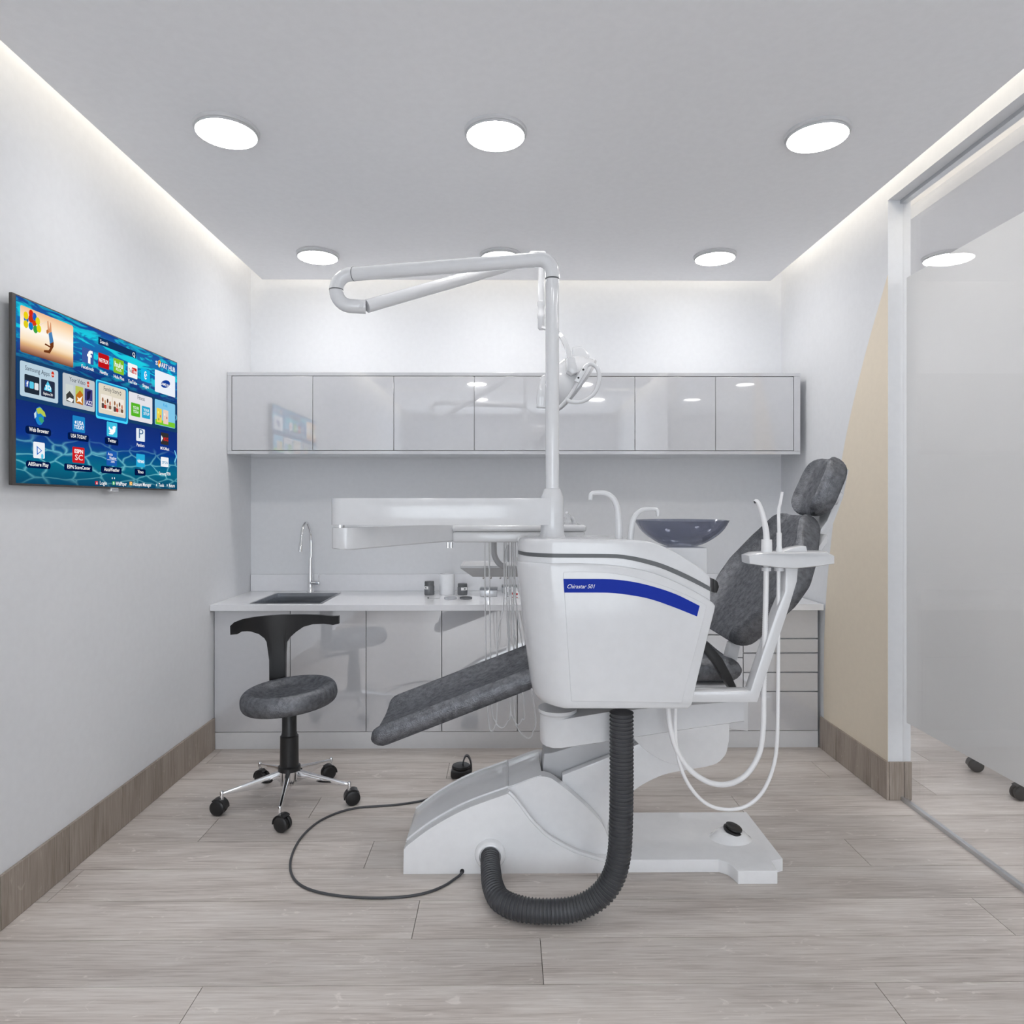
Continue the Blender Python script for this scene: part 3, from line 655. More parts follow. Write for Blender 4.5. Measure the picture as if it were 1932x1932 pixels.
card(1115, 956, 1320, 1200, (228, 226, 232), 'Fitness', 1190, 1252, 1026, 34)
rect('card_tile', 1134, 1052, 1213, 1168, (85, 180, 40), 3, .005); rect('card_tile', 1228, 1082, 1300, 1186, (40, 165, 205), 3, .005)
txt('YOUR', 1148, 1108, 1200, 26, lay=5); txt('YOGA', 1150, 1142, 1198, 26, lay=5); txt('YOUR', 1240, 1128, 1288, 24, lay=5); txt('SITUP', 1240, 1160, 1290, 24, lay=5)
card(1341, 1022, 1518, 1244, (130, 200, 235), 'Kids', 1414, 1448, 1088, 28, (40, 160, 220))
rect('card_tile', 1345, 1196, 1516, 1240, (120, 200, 50), 2.6, .004)
for x, yt, c_ in ((1357, 1100, (235, 210, 80)), (1414, 1116, (235, 205, 190))): rect('card_tile', x, yt, x + 44, yt + 122, c_, 3, .003)
for x, y, c_ in ((1370, 1140, (250, 245, 120)), (1388, 1175, (200, 90, 140)), (1374, 1200, (120, 170, 60)), (1426, 1160, (250, 240, 230)), (1444, 1190, (190, 110, 90))): flat('tile_mark', disc(x, y, 12, None, 3.4, .8), c_, 3.6)
# lower icons
flat('globe', disc(341, 1172, 80, None, 2, .70, 32), (30, 130, 205), 2)
poly('globe_land', [(310, 1110), (345, 1098), (385, 1140), (396, 1180), (375, 1175), (350, 1150), (325, 1155)], (180, 200, 80), 2.4); poly('globe_land', [(330, 1185), (360, 1180), (380, 1215), (360, 1240), (340, 1215)], (60, 160, 120), 2.4); poly('globe_land', [(292, 1150), (312, 1130), (312, 1180), (298, 1195)], (200, 225, 235), 2.4)
rect('caption_plate', 218, 1252, 442, 1322, (4, 24, 70), 1.5, .012); txt('Web Browser', 248, 1302, 420, 36)
icon(627, 1164, 735, 1305, (30, 130, 195), 'USA TODAY', 612, 748, 1356, 32, True); txt('USA', 662, 1246, 722, 34, lay=4, bold=.02); txt('TODAY', 638, 1280, 726, 34, lay=4, bold=.02); flat('icon_mark', disc(651, 1226, 13, None, 3, .7), (255, 255, 255), 3)
icon(924, 1218, 1016, 1345, (60, 190, 225), 'Twitter', 934, 1006, 1396, 30, True)
poly('bird_mark', [(942, 1262), (958, 1285), (976, 1290), (972, 1268), (986, 1258), (998, 1264), (1006, 1266), (1000, 1280), (996, 1310), (976, 1334), (948, 1332), (938, 1320), (956, 1318), (944, 1306), (952, 1300), (940, 1284)], (255, 255, 255), 3)
icon(1180, 1275, 1255, 1386, (228, 236, 244), 'Pandora', 1184, 1250, 1434, 28); txt('P', 1202, 1364, 1240, 80, (30, 90, 140), 4, -.005)
icon(1394, 1312, 1461, 1416, (50, 48, 50), 'MOG Music', 1390, 1466, 1462, 26); txt('MOG', 1416, 1386, 1456, 32, (215, 40, 40), 4, .02); poly('icon_mark', [(1396, 1338), (1412, 1366), (1396, 1396)], (245, 245, 245), 3)
icon(286, 1394, 386, 1535, (236, 240, 246)); rect('caption_plate', 222, 1556, 438, 1620, (4, 24, 70), 1.5, .012); txt('AllShare Play', 240, 1602, 418, 34)
poly('icon_mark', [(314, 1430), (362, 1474), (316, 1512)], (40, 110, 200), 3); poly('icon_mark', [(322, 1446), (352, 1474), (323, 1496)], (236, 240, 246), 3.4); flat('icon_mark', disc(362, 1522, 22, None, 3, .7), (90, 200, 235), 3.5)
icon(626, 1437, 731, 1575, (205, 30, 35), 'ESPN ScoreCenter', 580, 780, 1626, 32, True); txt('ESPN', 642, 1492, 716, 34, lay=4, bold=.03); txt('SC', 646, 1552, 714, 48, (235, 225, 225), 4)
icon(922, 1472, 1012, 1600, (30, 90, 175), 'AccuWeather', 900, 1034, 1648, 32, True); txt('Accu', 932, 1512, 972, 24, lay=4); txt('Weather', 944, 1546, 1006, 24, lay=4); txt('.com', 956, 1576, 990, 14, lay=4); rect('icon_mark', 928, 1548, 1008, 1552, (220, 235, 250), 3, .0003)
icon(1180, 1498, 1255, 1612, (40, 170, 215), 'Vimeo', 1192, 1242, 1668, 28, True); txt('vimeo', 1188, 1576, 1248, 34, lay=4, bold=.02)
icon(1394, 1526, 1461, 1610, (240, 242, 246), 'Samsung SPSN', 1378, 1476, 1682, 28); txt('SPSN', 1402, 1586, 1452, 24, (70, 150, 190), 4)
# bottom row
for x, c_ in ((824, (200, 40, 60)), (972, (60, 170, 90)), (1122, (235, 170, 50))): rect('key_mark', x, 1736 + (x - 824) * .02, x + 24, 1768 + (x - 824) * .02, c_, 2, .004)
txt('A', 830, 1764, 844, 22); txt('B', 978, 1766, 990, 22); txt('C', 1127, 1770, 1140, 22)
txt('Login', 864, 1768, 924, 32); txt('WallPaper', 1002, 1774, 1096, 32); txt('Account Manager', 1152, 1778, 1310, 32); txt('Tools', 1374, 1786, 1420, 30); txt('Return', 1464, 1790, 1514, 30)
flat('key_mark', disc(1357, 1772, 11, None, 2, .6), (230, 240, 245), 2); flat('key_mark', disc(1449, 1774, 11, None, 2, .6), (230, 240, 245), 2)
for x in (972, 992): flat('page_dot', disc(x, 1712, 8, None, 2, .7), (255, 255, 255), 2)
poly('arrow', [(1516, 1470), (1534, 1525), (1518, 1574), (1512, 1572), (1526, 1524), (1511, 1473)], (130, 220, 250), 2); poly('arrow', [(1524, 1160), (1533, 1187), (1525, 1212), (1521, 1210), (1528, 1186), (1520, 1162)], (130, 220, 250), 4)
world()

# ------------------------------------------------------------------ rolling stool
SC = Vector((-1.118, 3.53, 0))
t = thing('rolling_stool', 'black and grey rolling stool with a curved T backrest before the base cabinets', 'stool', SC)
stool = t
tilt = Matrix.Translation(SC + Vector((0, 0, .545))) @ Matrix.Rotation(math.radians(-5), 4, 'Y') @ Matrix.Rotation(math.radians(1), 4, 'X')
prof = [(.001, -.052), (.15, -.052), (.205, -.050), (.228, -.042), (.239, -.022), (.2405, .004), (.235, .026), (.222, .042), (.205, .049), (.188, .046), (.170, .034), (.145, .022), (.11, .016), (.05, .014), (.001, .014)]
prof = [(p.x, p.y) for p in catmull([(a, b, 0) for a, b in prof], 3)]
g = rot_g(latheg(prof, (0, 0, 0), seg=56), tilt); obj('seat', *g, M['leather'], t, 50)
g = rot_g(latheg([(.06, -.075), (.15, -.06), (.15, -.046), (.001, -.046)], (0, 0, 0), seg=28), tilt); obj('seat_plate', *g, M['black'], t, 40)
c = SC
lathe('column', [(.03, .50), (.03, .475), (.0365, .47), (.0365, .355), (.039, .352), (.039, .344), (.0455, .338), (.047, .19), (.056, .183), (.056, .163)][::-1], c, M['black'], t, seg=32)
# five-star base
lathe('hub', [(.05, .163), (.05, .095), (.03, .088)][::-1], c, M['chrome'], t, seg=32)
for k in range(5):
    a = math.radians(-8 + 72 * k); d = Vector((math.cos(a), math.sin(a), 0)); s = Vector((-d.y, d.x, 0))
    rings = []
    for r_, zt, zb, w in ((.035, .168, .088, .017), (.10, .154, .092, .013), (.22, .130, .098, .009), (.322, .110, .097, .007)):
        p = c + d * r_
        rings.append([p + s * w + Vector((0, 0, zb)), p - s * w + Vector((0, 0, zb)), p - s * w * .8 + Vector((0, 0, zt)), p + s * w * .8 + Vector((0, 0, zt))])
    g = bevelg(loftg(rings), .003, 2); lg = obj('leg', *g, M['chrome'], t, 40)
    e = c + d * .322
    lathe('leg_socket', [(.009, .074), (.0095, .112), (.007, .117), (.001, .118)], e, M['chrome'], lg, seg=16)
    ca = a + math.radians((25, 150, 200, -35, 60)[k]); u = Vector((math.cos(ca), math.sin(ca), 0)); w = Vector((-u.y, u.x, 0))
    cz = Vector((0, 0, .038)); o = e + u * .016
    ks = obj('caster', *latheg([(.001, -.0045), (.030, -.0045), (.030, .0045), (.001, .0045)], o + cz, w, 24), M['black'], t, 40)
    for q in (-1, 1):
        obj('wheel', *latheg([(.001, q * .0255), (.026, q * .0255), (.034, q * .024), (.0375, q * .020), (.0375, q * .010), (.034, q * .006), (.001, q * .006)], o + cz, w, 28), M['black'], ks, 40)
    V = []; n = 12
    for rr in (.044, .0385):
        for i in range(n):
            aa = math.radians(-5 + 130 * i / (n - 1))
            for q in (-.022, .022): V.append(o + cz + u * (-math.cos(aa) * rr) + Vector((0, 0, math.sin(aa) * rr)) + w * q)
    Fc = []
    for i in range(n - 1):
        Fc += [(2 * i, 2 * i + 2, 2 * i + 3, 2 * i + 1), (2 * n + 2 * i, 2 * n + 2 * i + 1, 2 * n + 2 * i + 3, 2 * n + 2 * i + 2),
               (2 * i, 2 * n + 2 * i, 2 * n + 2 * i + 2, 2 * i + 2), (2 * i + 1, 2 * i + 3, 2 * n + 2 * i + 3, 2 * n + 2 * i + 1)]
    Fc += [(0, 1, 2 * n + 1, 2 * n), (2 * n - 2, 4 * n - 2, 4 * n - 1, 2 * n - 1)]
    obj('hood', V, Fc, M['black'], ks, 40)
# backrest: T-shaped curved shell
up = [(434, 1181), (442, 1174), (455, 1169), (475, 1165), (500, 1162), (530, 1160), (570, 1159.5), (605, 1160.5), (625, 1162.5), (639, 1162)]
lo = [(434, 1198), (447, 1197), (455, 1192), (470, 1191), (488, 1197), (498, 1205), (504, 1216), (507, 1240), (507, 1303), (537, 1303), (537, 1240), (539, 1213), (546, 1203), (556, 1194), (572, 1183), (590, 1178), (612, 1177), (628, 1179.5), (639, 1177)]
def depth(px):
    u = (px - 545) / 100.0
    return 3.76 - .115 * u * u - .055 * u ** 4 * (1 if u < 0 else .5) + .02 * u
def interp(L_, x):
    for (a, b), (c_, d_) in zip(L_, L_[1:]):
        if a <= x <= c_: return b + (d_ - b) * (x - a) / (c_ - a) if c_ > a else d_
    return L_[-1][1]
lo_l = [p for p in lo[:9]]; lo_r = lo[9:]
cols = [434, 438, 442, 447, 451, 455, 460, 466, 473, 480, 488, 494, 498, 502, 505, 506.5, 507, 513, 520, 527, 533, 537, 537.5, 539, 542, 546, 551, 556, 564, 572, 581, 590, 600, 610, 620, 628, 634, 639]
ring_f = []
for px in cols:
    yt = interp(up, px)
    yb = interp(lo_l, px) if px <= 506.5 else (1303 if px <= 537 else interp(lo_r, px))
    if 502 < px <= 506.5: yb = 1216 + (px - 502) / 4.5 * 30
    Y = depth(px); ring_f.append((px, yt, yb, Y))
V, Fc = [], []; NR = 9
for th in (0, .022):
    for px, yt, yb, Y in ring_f:
        for k in range(NR):
            f_ = k / (NR - 1); yy = yt + (yb - yt) * f_
            q = aty(px, yy, Y); V.append(q + Vector((0, th + .01 * min(1, (yy - yt) / 60), 0)))
nc = len(cols); B = nc * NR
for i in range(nc - 1):
    for k in range(NR - 1):
        a, b, c_, d_ = i * NR + k, (i + 1) * NR + k, (i + 1) * NR + k + 1, i * NR + k + 1
        Fc += [(a, b, c_, d_), (B + a, B + d_, B + c_, B + b)]
    for k in (0, NR - 1): Fc.append((i * NR + k, (i + 1) * NR + k, B + (i + 1) * NR + k, B + i * NR + k))
for i in (0, nc - 1):
    for k in range(NR - 1): Fc.append((i * NR + k, i * NR + k + 1, B + i * NR + k + 1, B + i * NR + k))
obj('backrest', V, Fc, M['black'], t, 45)
q = aty(522, 1290, 3.77)
tube('backrest_support', [q + Vector((0, .01, .03)), q + Vector((.0, .0, -.08)), SC + Vector((-.02, .1, .46)), SC + Vector((0, 0, .47))], .012, M['black'], t, 10)
world()
def copy_tree(o, parent=None):
    c_ = o.copy(); COL.objects.link(c_)
    if parent: c_.parent = parent
    for ch in o.children: copy_tree(ch, c_)
    return c_
s2 = copy_tree(stool); s2.location = (2.935, 3.705, 0); s2.rotation_euler = (0, 0, math.radians(8))
s2['label'] = 'rolling stool behind the frosted glass, only its black casters showing below the film'

# ------------------------------------------------------------------ dental chair
t = thing('dental_chair', 'dental patient chair in dark grey leather on a white lifting base', 'dental chair', (.35, 3.05, 0))
chair = t
# base plate
YN, YK = 2.835, 3.27
pl = [(-.424, YN), (aty(1355, 1640, YN).x, YN)] + smooth2([(.885, YN), (.918, YN - .03), (.935, 2.745)], 5) + [(1.095, 2.745), (1.10, YN - .012), (1.125, YN - .005), (1.155, YN + .005), (1.155, YK), (-.424, YK)]
prism('base_plate', pl, .0, .053, M['base'], t, 'z', .012, 4, 40)
# joystick on its little mound
jc = aty(1378, 1575, 3.02); jc.z = .053
g = latheg([(.10, -.004), (.085, .004), (.066, .024), (.05, .034), (.001, .036)], (0, 0, 0), seg=36)
mt = Matrix.Translation(jc) @ Matrix.Diagonal((1.0, .8, 1, 1)); obj('mound', *rot_g(g, mt), M['base'], t, 60)
ax = Vector((.28, -.12, 1))
js = lathe('foot_joystick', [(.040, .030), (.043, .035), (.042, .042), (.034, .045)], jc, M['black'], t, ax, 28)
lathe('foot_joystick_cap', [(.034, .046), (.037, .049), (.036, .055), (.026, .059), (.001, .060)], jc, M['black'], js, ax, 28)
# hump cover
YH = 2.87
near = [(767, 1592), (772, 1586), (815, 1554), (877, 1520), (958, 1490)]
c2 = [(958, 1490), (968, 1499), (980, 1514), (1002, 1543), (1033, 1573), (1076, 1598), (1110, 1610), (1146, 1620)]
ridge = [(958, 1490), (1011, 1470), (1033, 1469), (1051, 1478), (1095, 1514), (1132, 1551), (1148, 1582), (1160, 1622)]
pn = smooth2(pxz(near, YH), 5); pc = smooth2(pxz(c2, YH), 5); pr = smooth2(pxz(ridge, YH), 5)
xl = -.424
front = [(xl - .002, .0005), (xl, pn[0][1] - .004)] + pn[1:] + pc[1:] + [(pc[-1][0] + .004, .0005)]
YB = 3.19
prism('hump_cover', front, YN - .004, 2.93, M['base'], t, 'y', .011, 3, 40)
prof = pn + [(p[0], p[1]) for p in pr[1:]]
# solid body behind the front face up to the opening
body = [(xl, .04), (xl, pn[0][1] - .004)] + pn[1:] + [p for p in pr[1:] if p[0] < .150] + [(.17, .30), (.185, .04)]
prism('hump_body', [(a, b + .002) for a, b in body], 2.89, YB, M['base'], t, 'y', .006, 2, 40)
lid = [(a, b - .004) for a, b in pn[2:]] + [(a, b + .007) for a, b in pn[2:]][::-1]
lid = [(a + .012, b) for a, b in lid if a < -.01]
prism('hump_lid', lid, 2.90, YB - .012, M['base'], t, 'y', .003, 2, 40)
cheek = [(-.02, .036)] + [(-.02, pn[-1][1] - .02)] + pr
def cheek_plate(y0, y1, dz=0):     # built as vertical strips under the ridge
    top = [p for p in cheek[1:] if p[1] > .037]; V = []
    for x, z in top: V += [(x, y0, .036), (x, y0, z + dz), (x, y1, z + dz), (x, y1, .036)]
    Fc = []
    for i in range(len(top) - 1):
        for k in range(4): Fc.append((4 * i + k, 4 * i + (k + 1) % 4, 4 * i + 4 + (k + 1) % 4, 4 * i + 4 + k))
    n_ = len(V); Fc += [(0, 1, 2, 3), (n_ - 4, n_ - 3, n_ - 2, n_ - 1)]
    obj('side_cheek', V, Fc, M['base'], t, 35)
cheek_plate(2.885, 2.943); cheek_plate(YB - .03, YB, .004)
# bead along the scoop edge
tube('scoop_bead', [(a + .003, YN + .008, b + .003) for a, b in pc], .0065, M['base'], t, 8)
lp = [(a, b) for a, b in pn[2:]]
for yy, dz in ((2.893, .004), (YB - .006, .004)): tube('lid_bead', [(a, yy, b + dz) for a, b in lp], .005, M['base'], t, 8)
tube('lid_bead', [(pn[-1][0], 2.893, pn[-1][1] + .003), (pn[-1][0], YB - .006, pn[-1][1] + .003)], .004, M['base'], t, 8)
hc = aty(925, 1612, YN)
lathe('hose_collar', [(.064, -.004), (.064, .006), (.060, .018), (.053, .026), (.045, .028), (.042, .02)], (hc.x, YN - .002, .083), M['base'], t, (0, -1, 0), 36)
# lifting arms
arm = pxz([(1020, 1500), (1026, 1420), (1040, 1419), (1150, 1386), (1260, 1345), (1300, 1345), (1300, 1380), (1150, 1440), (1060, 1520)], 3.0)
prism('lift_arm', arm, 2.99, 3.11, M['lift'], t, 'y', .006)
arm2 = pxz([(1060, 1460), (1150, 1425), (1215, 1396), (1280, 1370), (1376, 1350)], 2.96) + smooth2(pxz([(1374, 1395), (1366, 1424), (1340, 1442), (1300, 1450), (1245, 1462), (1192, 1492), (1150, 1540), (1146, 1585)], 2.96), 5) + pxz([(1135, 1600), (1060, 1500)], 2.96)
prism('lift_arm', arm2, 2.945, 2.985, M['base'], t, 'y', .005)
lobe = pxz([(1190, 1340), (1190, 1378)], 2.93) + smooth2(pxz([(1196, 1394), (1218, 1414), (1245, 1431), (1272, 1440), (1305, 1443), (1340, 1442), (1362, 1428), (1372, 1400)], 2.93), 5) + pxz([(1374, 1375), (1374, 1340)], 2.93)
prism('seat_mechanism', lobe, 2.915, 2.94, M['base'], t, 'y', .003)
fr = pxz([(1180, 1300), (1408, 1318), (1408, 1376), (1330, 1366), (1180, 1366)], 2.98)
prism('seat_frame', fr, 2.95, 3.15, M['plastic'], t, 'y', .006)
box('seat_pan', .10, .95, 2.80, 3.28, .765, .79, M['plastic'], t, .006)

# upholstered pads
def pad(name, stations, parent, crease=None, ends=(1, 1), n=40, dish=.012, mat=None, sq=.42, dp=2.4):
    """stations: (x, z, nx, nz, halfwidth, thickness, ycentre); surface normal side is the upholstered face"""
    rings = []
    for (x, z, nx, nz, w, th, yc) in stations:
        ring = []; kt = th / stations[len(stations) // 2][5]; pw = 2 / sq
        for k in range(92):
            top = k < 72
            q = -PI / 2 + PI * k / 72 if top else PI / 2 - PI * (k - 72) / 20
            u = math.sin(q); e = abs(u); v = max(0, 1 - e ** pw) ** (1 / pw); h = (v if top else -v) * th / 2
            if top:
                fade = min(1, v * 1.6)
                h -= dish * fade * max(0.0, 1 - (e / .86) ** dp) * kt
                if crease:
                    h -= crease[1] * math.exp(-((e - crease[0]) / crease[2]) ** 2) * fade * kt
                    h += .018 * math.exp(-((e - crease[0] - .17) / .09) ** 2) * fade * kt
            ring.append((x + nx * h, yc + u * w, z + nz * h))
        rings.append(ring)
    g = loftg(rings); return obj(name, *g, mat or M['leather'], parent, 60)
def path_pad(name, p0, p1, wfun, th, parent, yc=3.05, round0=1, round1=1, nst=22, bow=0.0, flip=1, **kw):
    p0 = Vector((p0[0], 0, p0[1])); p1 = Vector((p1[0], 0, p1[1])); d = (p1 - p0); Ln = d.length; d.normalize()
    nrm = Vector((-d.z, 0, d.x)) * flip; st = []
    rr = th * .5
    ss = []
    for k in range(6): ss.append((rr * (1 - math.cos(PI / 2 * k / 5)), k))
    for k in range(1, nst): ss.append((rr + (Ln - 2 * rr) * k / nst, None))
    for k in range(5, -1, -1): ss.append((Ln - rr * (1 - math.cos(PI / 2 * k / 5)), -k - 1))
    for s, e in ss:
        f_ = s / Ln; w = wfun(f_); tt = th
        if e is not None:
            k = e if e >= 0 else -e - 1; q = max(.05, math.sin(PI / 2 * k / 5)); tt = th * q; w = w - rr * .7 * (1 - q)
        p = p0 + d * s + nrm * (bow * math.sin(PI * f_))
        st.append((p.x, p.z, nrm.x, nrm.z, w, tt, yc))
    return pad(name, st, parent, **kw)
# leg rest
a = aty(703, 1415, 2.79); b = aty(1000, 1300, 2.79)
dx = Vector((b.x - a.x, 0, b.z - a.z)).normalized(); nn = Vector((-dx.z, 0, dx.x))
p0 = Vector((a.x, 0, a.z)) + nn * .032; p1 = p0 + dx * .78
path_pad('leg_rest', (p0.x, p0.z), (p1.x, p1.z), lambda f: .265, .108, t, 3.05, dish=.052, sq=.55)
# seat
q0 = aty(1020, 1290, 2.79); q1 = aty(1405, 1270, 2.79)
path_pad('seat', (.10, .845), (q1.x, .845), lambda f: .265, .12, t, 3.05, dish=.025, sq=.55)
# back rest
def wb(f): 
    pts_ = [(0, .25), (.2, .315), (.4, .385), (.55, .385), (.75, .295), (.9, .19), (1, .155)]
    return interp(pts_, f)
path_pad('back_rest', (.948, .952), (1.318, 1.482), wb, .118, t, 3.05, dish=.050, sq=.34, dp=6, bow=-.012)
path_pad('head_rest', (1.335, 1.485), (1.446, 1.735), lambda f: interp([(0, .105), (.3, .132), (.7, .127), (1, .090)], f), .112, t, 3.025, dish=.040, sq=.42, dp=5)
d = Vector((.38, 0, .54)).normalized(); nb = Vector((d.z, 0, -d.x))
bk = [Vector((1.02, 0, 1.02)) + nb * .040, Vector((1.32, 0, 1.43)) + nb * .040, Vector((1.31, 0, 1.40)) + nb * .052, Vector((1.04, 0, 1.04)) + nb * .052]
prism('back_shell', [(v.x, v.z) for v in bk], 2.86, 3.24, M['plastic'], t, 'y', .004)
hk = [Vector((1.30, 0, 1.385)) + nb * .038, Vector((1.375, 0, 1.48)) + nb * .033, Vector((1.425, 0, 1.59)) + nb * .028, Vector((1.465, 0, 1.70)) + nb * .024, Vector((1.475, 0, 1.70)) + nb * .028, Vector((1.44, 0, 1.585)) + nb * .040, Vector((1.385, 0, 1.46)) + nb * .048, Vector((1.31, 0, 1.37)) + nb * .050]
prism('head_support', [(v.x, v.z) for v in hk], 2.97, 3.13, M['plastic'], t, 'y', .003)
kc = aty(1576, 938, 2.95)
lathe('head_knob', [(.001, -.02), (.026, -.02), (.03, -.012), (.03, .012), (.026, .02), (.001, .02)], kc, M['plastic'], t, (.9, -.35, -.45), 28)
lk = pxz([(1368, 1240), (1376, 1212), (1396, 1206), (1388, 1245)], 2.9)
prism('back_hinge', lk, 2.88, 2.93, M['lift'], t, 'y', .003)
ar = pxz([(1300, 1196), (1334, 1211), (1360, 1240), (1378, 1274), (1391, 1305), (1379, 1305), (1366, 1284), (1348, 1254), (1326, 1228), (1295, 1214)], 2.70)
prism('armrest', ar, 2.68, 2.74, M['black'], t, 'y', .003)
world()

# ------------------------------------------------------------------ dental unit (spittoon cabinet)
YU0 = 2.38
t = thing('dental_unit', 'white spittoon cabinet of the dental chair with a blue stripe on its front', 'dental unit', (.4, 2.56, .78))
R = .14
def lslices(poly, y0, y1, rad, eps=.010, out=0.0):
    xs_ = [p[0] for p in poly]; zs_ = [p[1] for p in poly]; x0, x1 = min(xs_), max(xs_); cz = (min(zs_) + max(zs_)) / 2; cx_ = (x0 + x1) / 2
    rings = []
    yy = [(0, 1), (.15, 0), (.4, 0), (1, 0)]
    offs = [0, .15 * eps, .45 * eps, eps] + [eps + (rad - eps) * (k / 7) ** 1.3 for k in range(1, 8)]
    ys = [y0 + o_ for o_ in offs] + [y1 - eps, y1 - .4 * eps, y1]
    for y in ys:
        dd = y - y0; inl = rad - math.sqrt(max(0, rad * rad - max(0, rad - dd) ** 2)) if dd < rad else 0
        o_ = 0
        if dd < eps: o_ = eps - math.sqrt(max(0, eps ** 2 - (eps - dd) ** 2))
        if y1 - y < eps: o_ = eps - math.sqrt(max(0, eps ** 2 - (eps - (y1 - y)) ** 2))
        o_ -= out
        kx = (x1 - x0 - 2 * o_) / (x1 - x0); kz = (max(zs_) - min(zs_) - 2 * o_) / (max(zs_) - min(zs_))
        ring = []
        for px_, pz_ in poly:
            X = cx_ + (px_ - cx_) * kx; Z = cz + (pz_ - cz) * kz
            X += inl * (x1 - X) / (x1 - x0)
            ring.append((X, y - (out if y == ys[0] else 0) , Z))
        rings.append(ring)
    return loftg(rings)
body = pxz([(1026, 1338), (1016, 1334), (1008, 1322), (1003, 1300)], YU0) + pxz([(990, 1200), (981, 1120), (976, 1075), (977, 1066), (981, 1063)], YU0) \
    + smooth2(pxz([(1000, 1063), (1060, 1063), (1120, 1066), (1165, 1071), (1205, 1079), (1250, 1093), (1295, 1111), (1330, 1128), (1346, 1138)], YU0), 4) + pxz([(1350.5, 1143), (1349, 1152), (1330, 1215), (1300, 1320), (1297, 1332), (1290, 1338.5)], YU0)
g = lslices(body, YU0, 2.74, R); obj('body', *g, M['plastic'], t, 38)
uc = smooth2(pxz([(979, 1030), (982, 1022), (990, 1018.5), (1010, 1018)], YU0), 3) + smooth2(pxz([(1060, 1018), (1130, 1018), (1180, 1019.5), (1210, 1023), (1240, 1032), (1275, 1048), (1315, 1070), (1341, 1088)], YU0), 4)
capo = pxz([(979, 1075)], YU0) + uc + pxz([(1343, 1095), (1343, 1140), (1300, 1125), (1240, 1100), (1160, 1080), (1080, 1074)], YU0)
g = lslices(capo, YU0 + .010, 2.735, R); obj('cap', *g, M['plastic'], t, 38)
su = [(979.5, 1043.5), (1010, 1044.5), (1080, 1045), (1150, 1045.5), (1178, 1047.5), (1210, 1053), (1250, 1064), (1290, 1081), (1320, 1096), (1343, 1109)]
sl = [(979.5, 1050.5), (1010, 1052), (1080, 1052.5), (1150, 1053), (1178, 1055), (1208, 1061), (1247, 1072), (1287, 1089), (1318, 1104), (1343, 1117)]
st_ = smooth2(pxz(su, YU0), 4) + smooth2(pxz(sl, YU0), 4)[::-1]
# band wraps front and rounded left side
x0_ = min(a[0] for a in capo); x1_ = max(a[0] for a in capo)
half = len(st_) // 2
U = st_[:half]; Lw = st_[half:][::-1]
V = []; Fc = []
def hz(Lp, X):
    if X <= Lp[0][0]: return Lp[0][1]
    for (p, q), (r_, s_) in zip(Lp, Lp[1:]):
        if p <= X <= r_: return q + (s_ - q) * (X - p) / (r_ - p)
    return Lp[-1][1]
yf = YU0 + .010
for k in range(13):     # around the left corner
    a = PI / 2 * k / 12
    X = x0_ + R - R * math.cos(a); Y = yf + R - R * math.sin(a)
    V += [(X - .0012 * math.cos(a), Y - .0012 * math.sin(a), hz(U, X)), (X - .0012 * math.cos(a), Y - .0012 * math.sin(a), hz(Lw, X))]
for (ua, ub), (la, lb) in zip(U, Lw):
    X = x0_ + R + (ua - U[0][0]) / (U[-1][0] - U[0][0]) * (x1_ - x0_ - R); 
    if X > x0_ + R + .004:
        V += [(X, yf - .0012, hz(U, X)), (X, yf - .0012, hz(Lw, X))]
Fc = [(2 * k, 2 * k + 2, 2 * k + 3, 2 * k + 1) for k in range(len(V) // 2 - 1)]
obj('dark_stripe', V, Fc, M['stripe'], t, 50)
Yp = YU0 - .0015
pan = pxz([(1078, 1323), (1063, 1092), (1062.5, 1082)], Yp) + smooth2(pxz([(1064, 1079), (1120, 1079), (1165, 1083), (1210, 1092), (1260, 1108), (1305, 1127), (1333, 1142)], Yp), 4) + pxz([(1332, 1150), (1310, 1235), (1286, 1326)], Yp)
front_panel = prism('service_panel', pan, Yp - .001, YU0 + .02, M['plastic'], t, 'y', .0012, 1, 30)
Ys = Yp - .0014
bs = smooth2(pxz([(1063, 1092.3), (1100, 1092.3), (1150, 1092.8), (1190, 1097), (1230, 1106), (1275, 1121), (1320, 1143)], Ys), 4)
bs2 = smooth2(pxz([(1064.5, 1118), (1100, 1118), (1150, 1118.5), (1187, 1122.5), (1226, 1130), (1270, 1145), (1315, 1163)], Ys), 4)
bl = prism('blue_stripe', bs + bs2[::-1], Ys - .0006, Ys + .0006, M['blue'], t, 'y', 0, 1, None)
v, f = fit_text('Chirastar 501', aty(1123, 1106, Ys).x - aty(1071, 1106, Ys).x, 7.6 * Ys / F, .004, .32)
o_ = aty(1070.5, 1110, Ys)
obj('lettering', [(o_.x + a, Ys - .001, o_.z + b) for a, b in v], f, M['white'], bl)
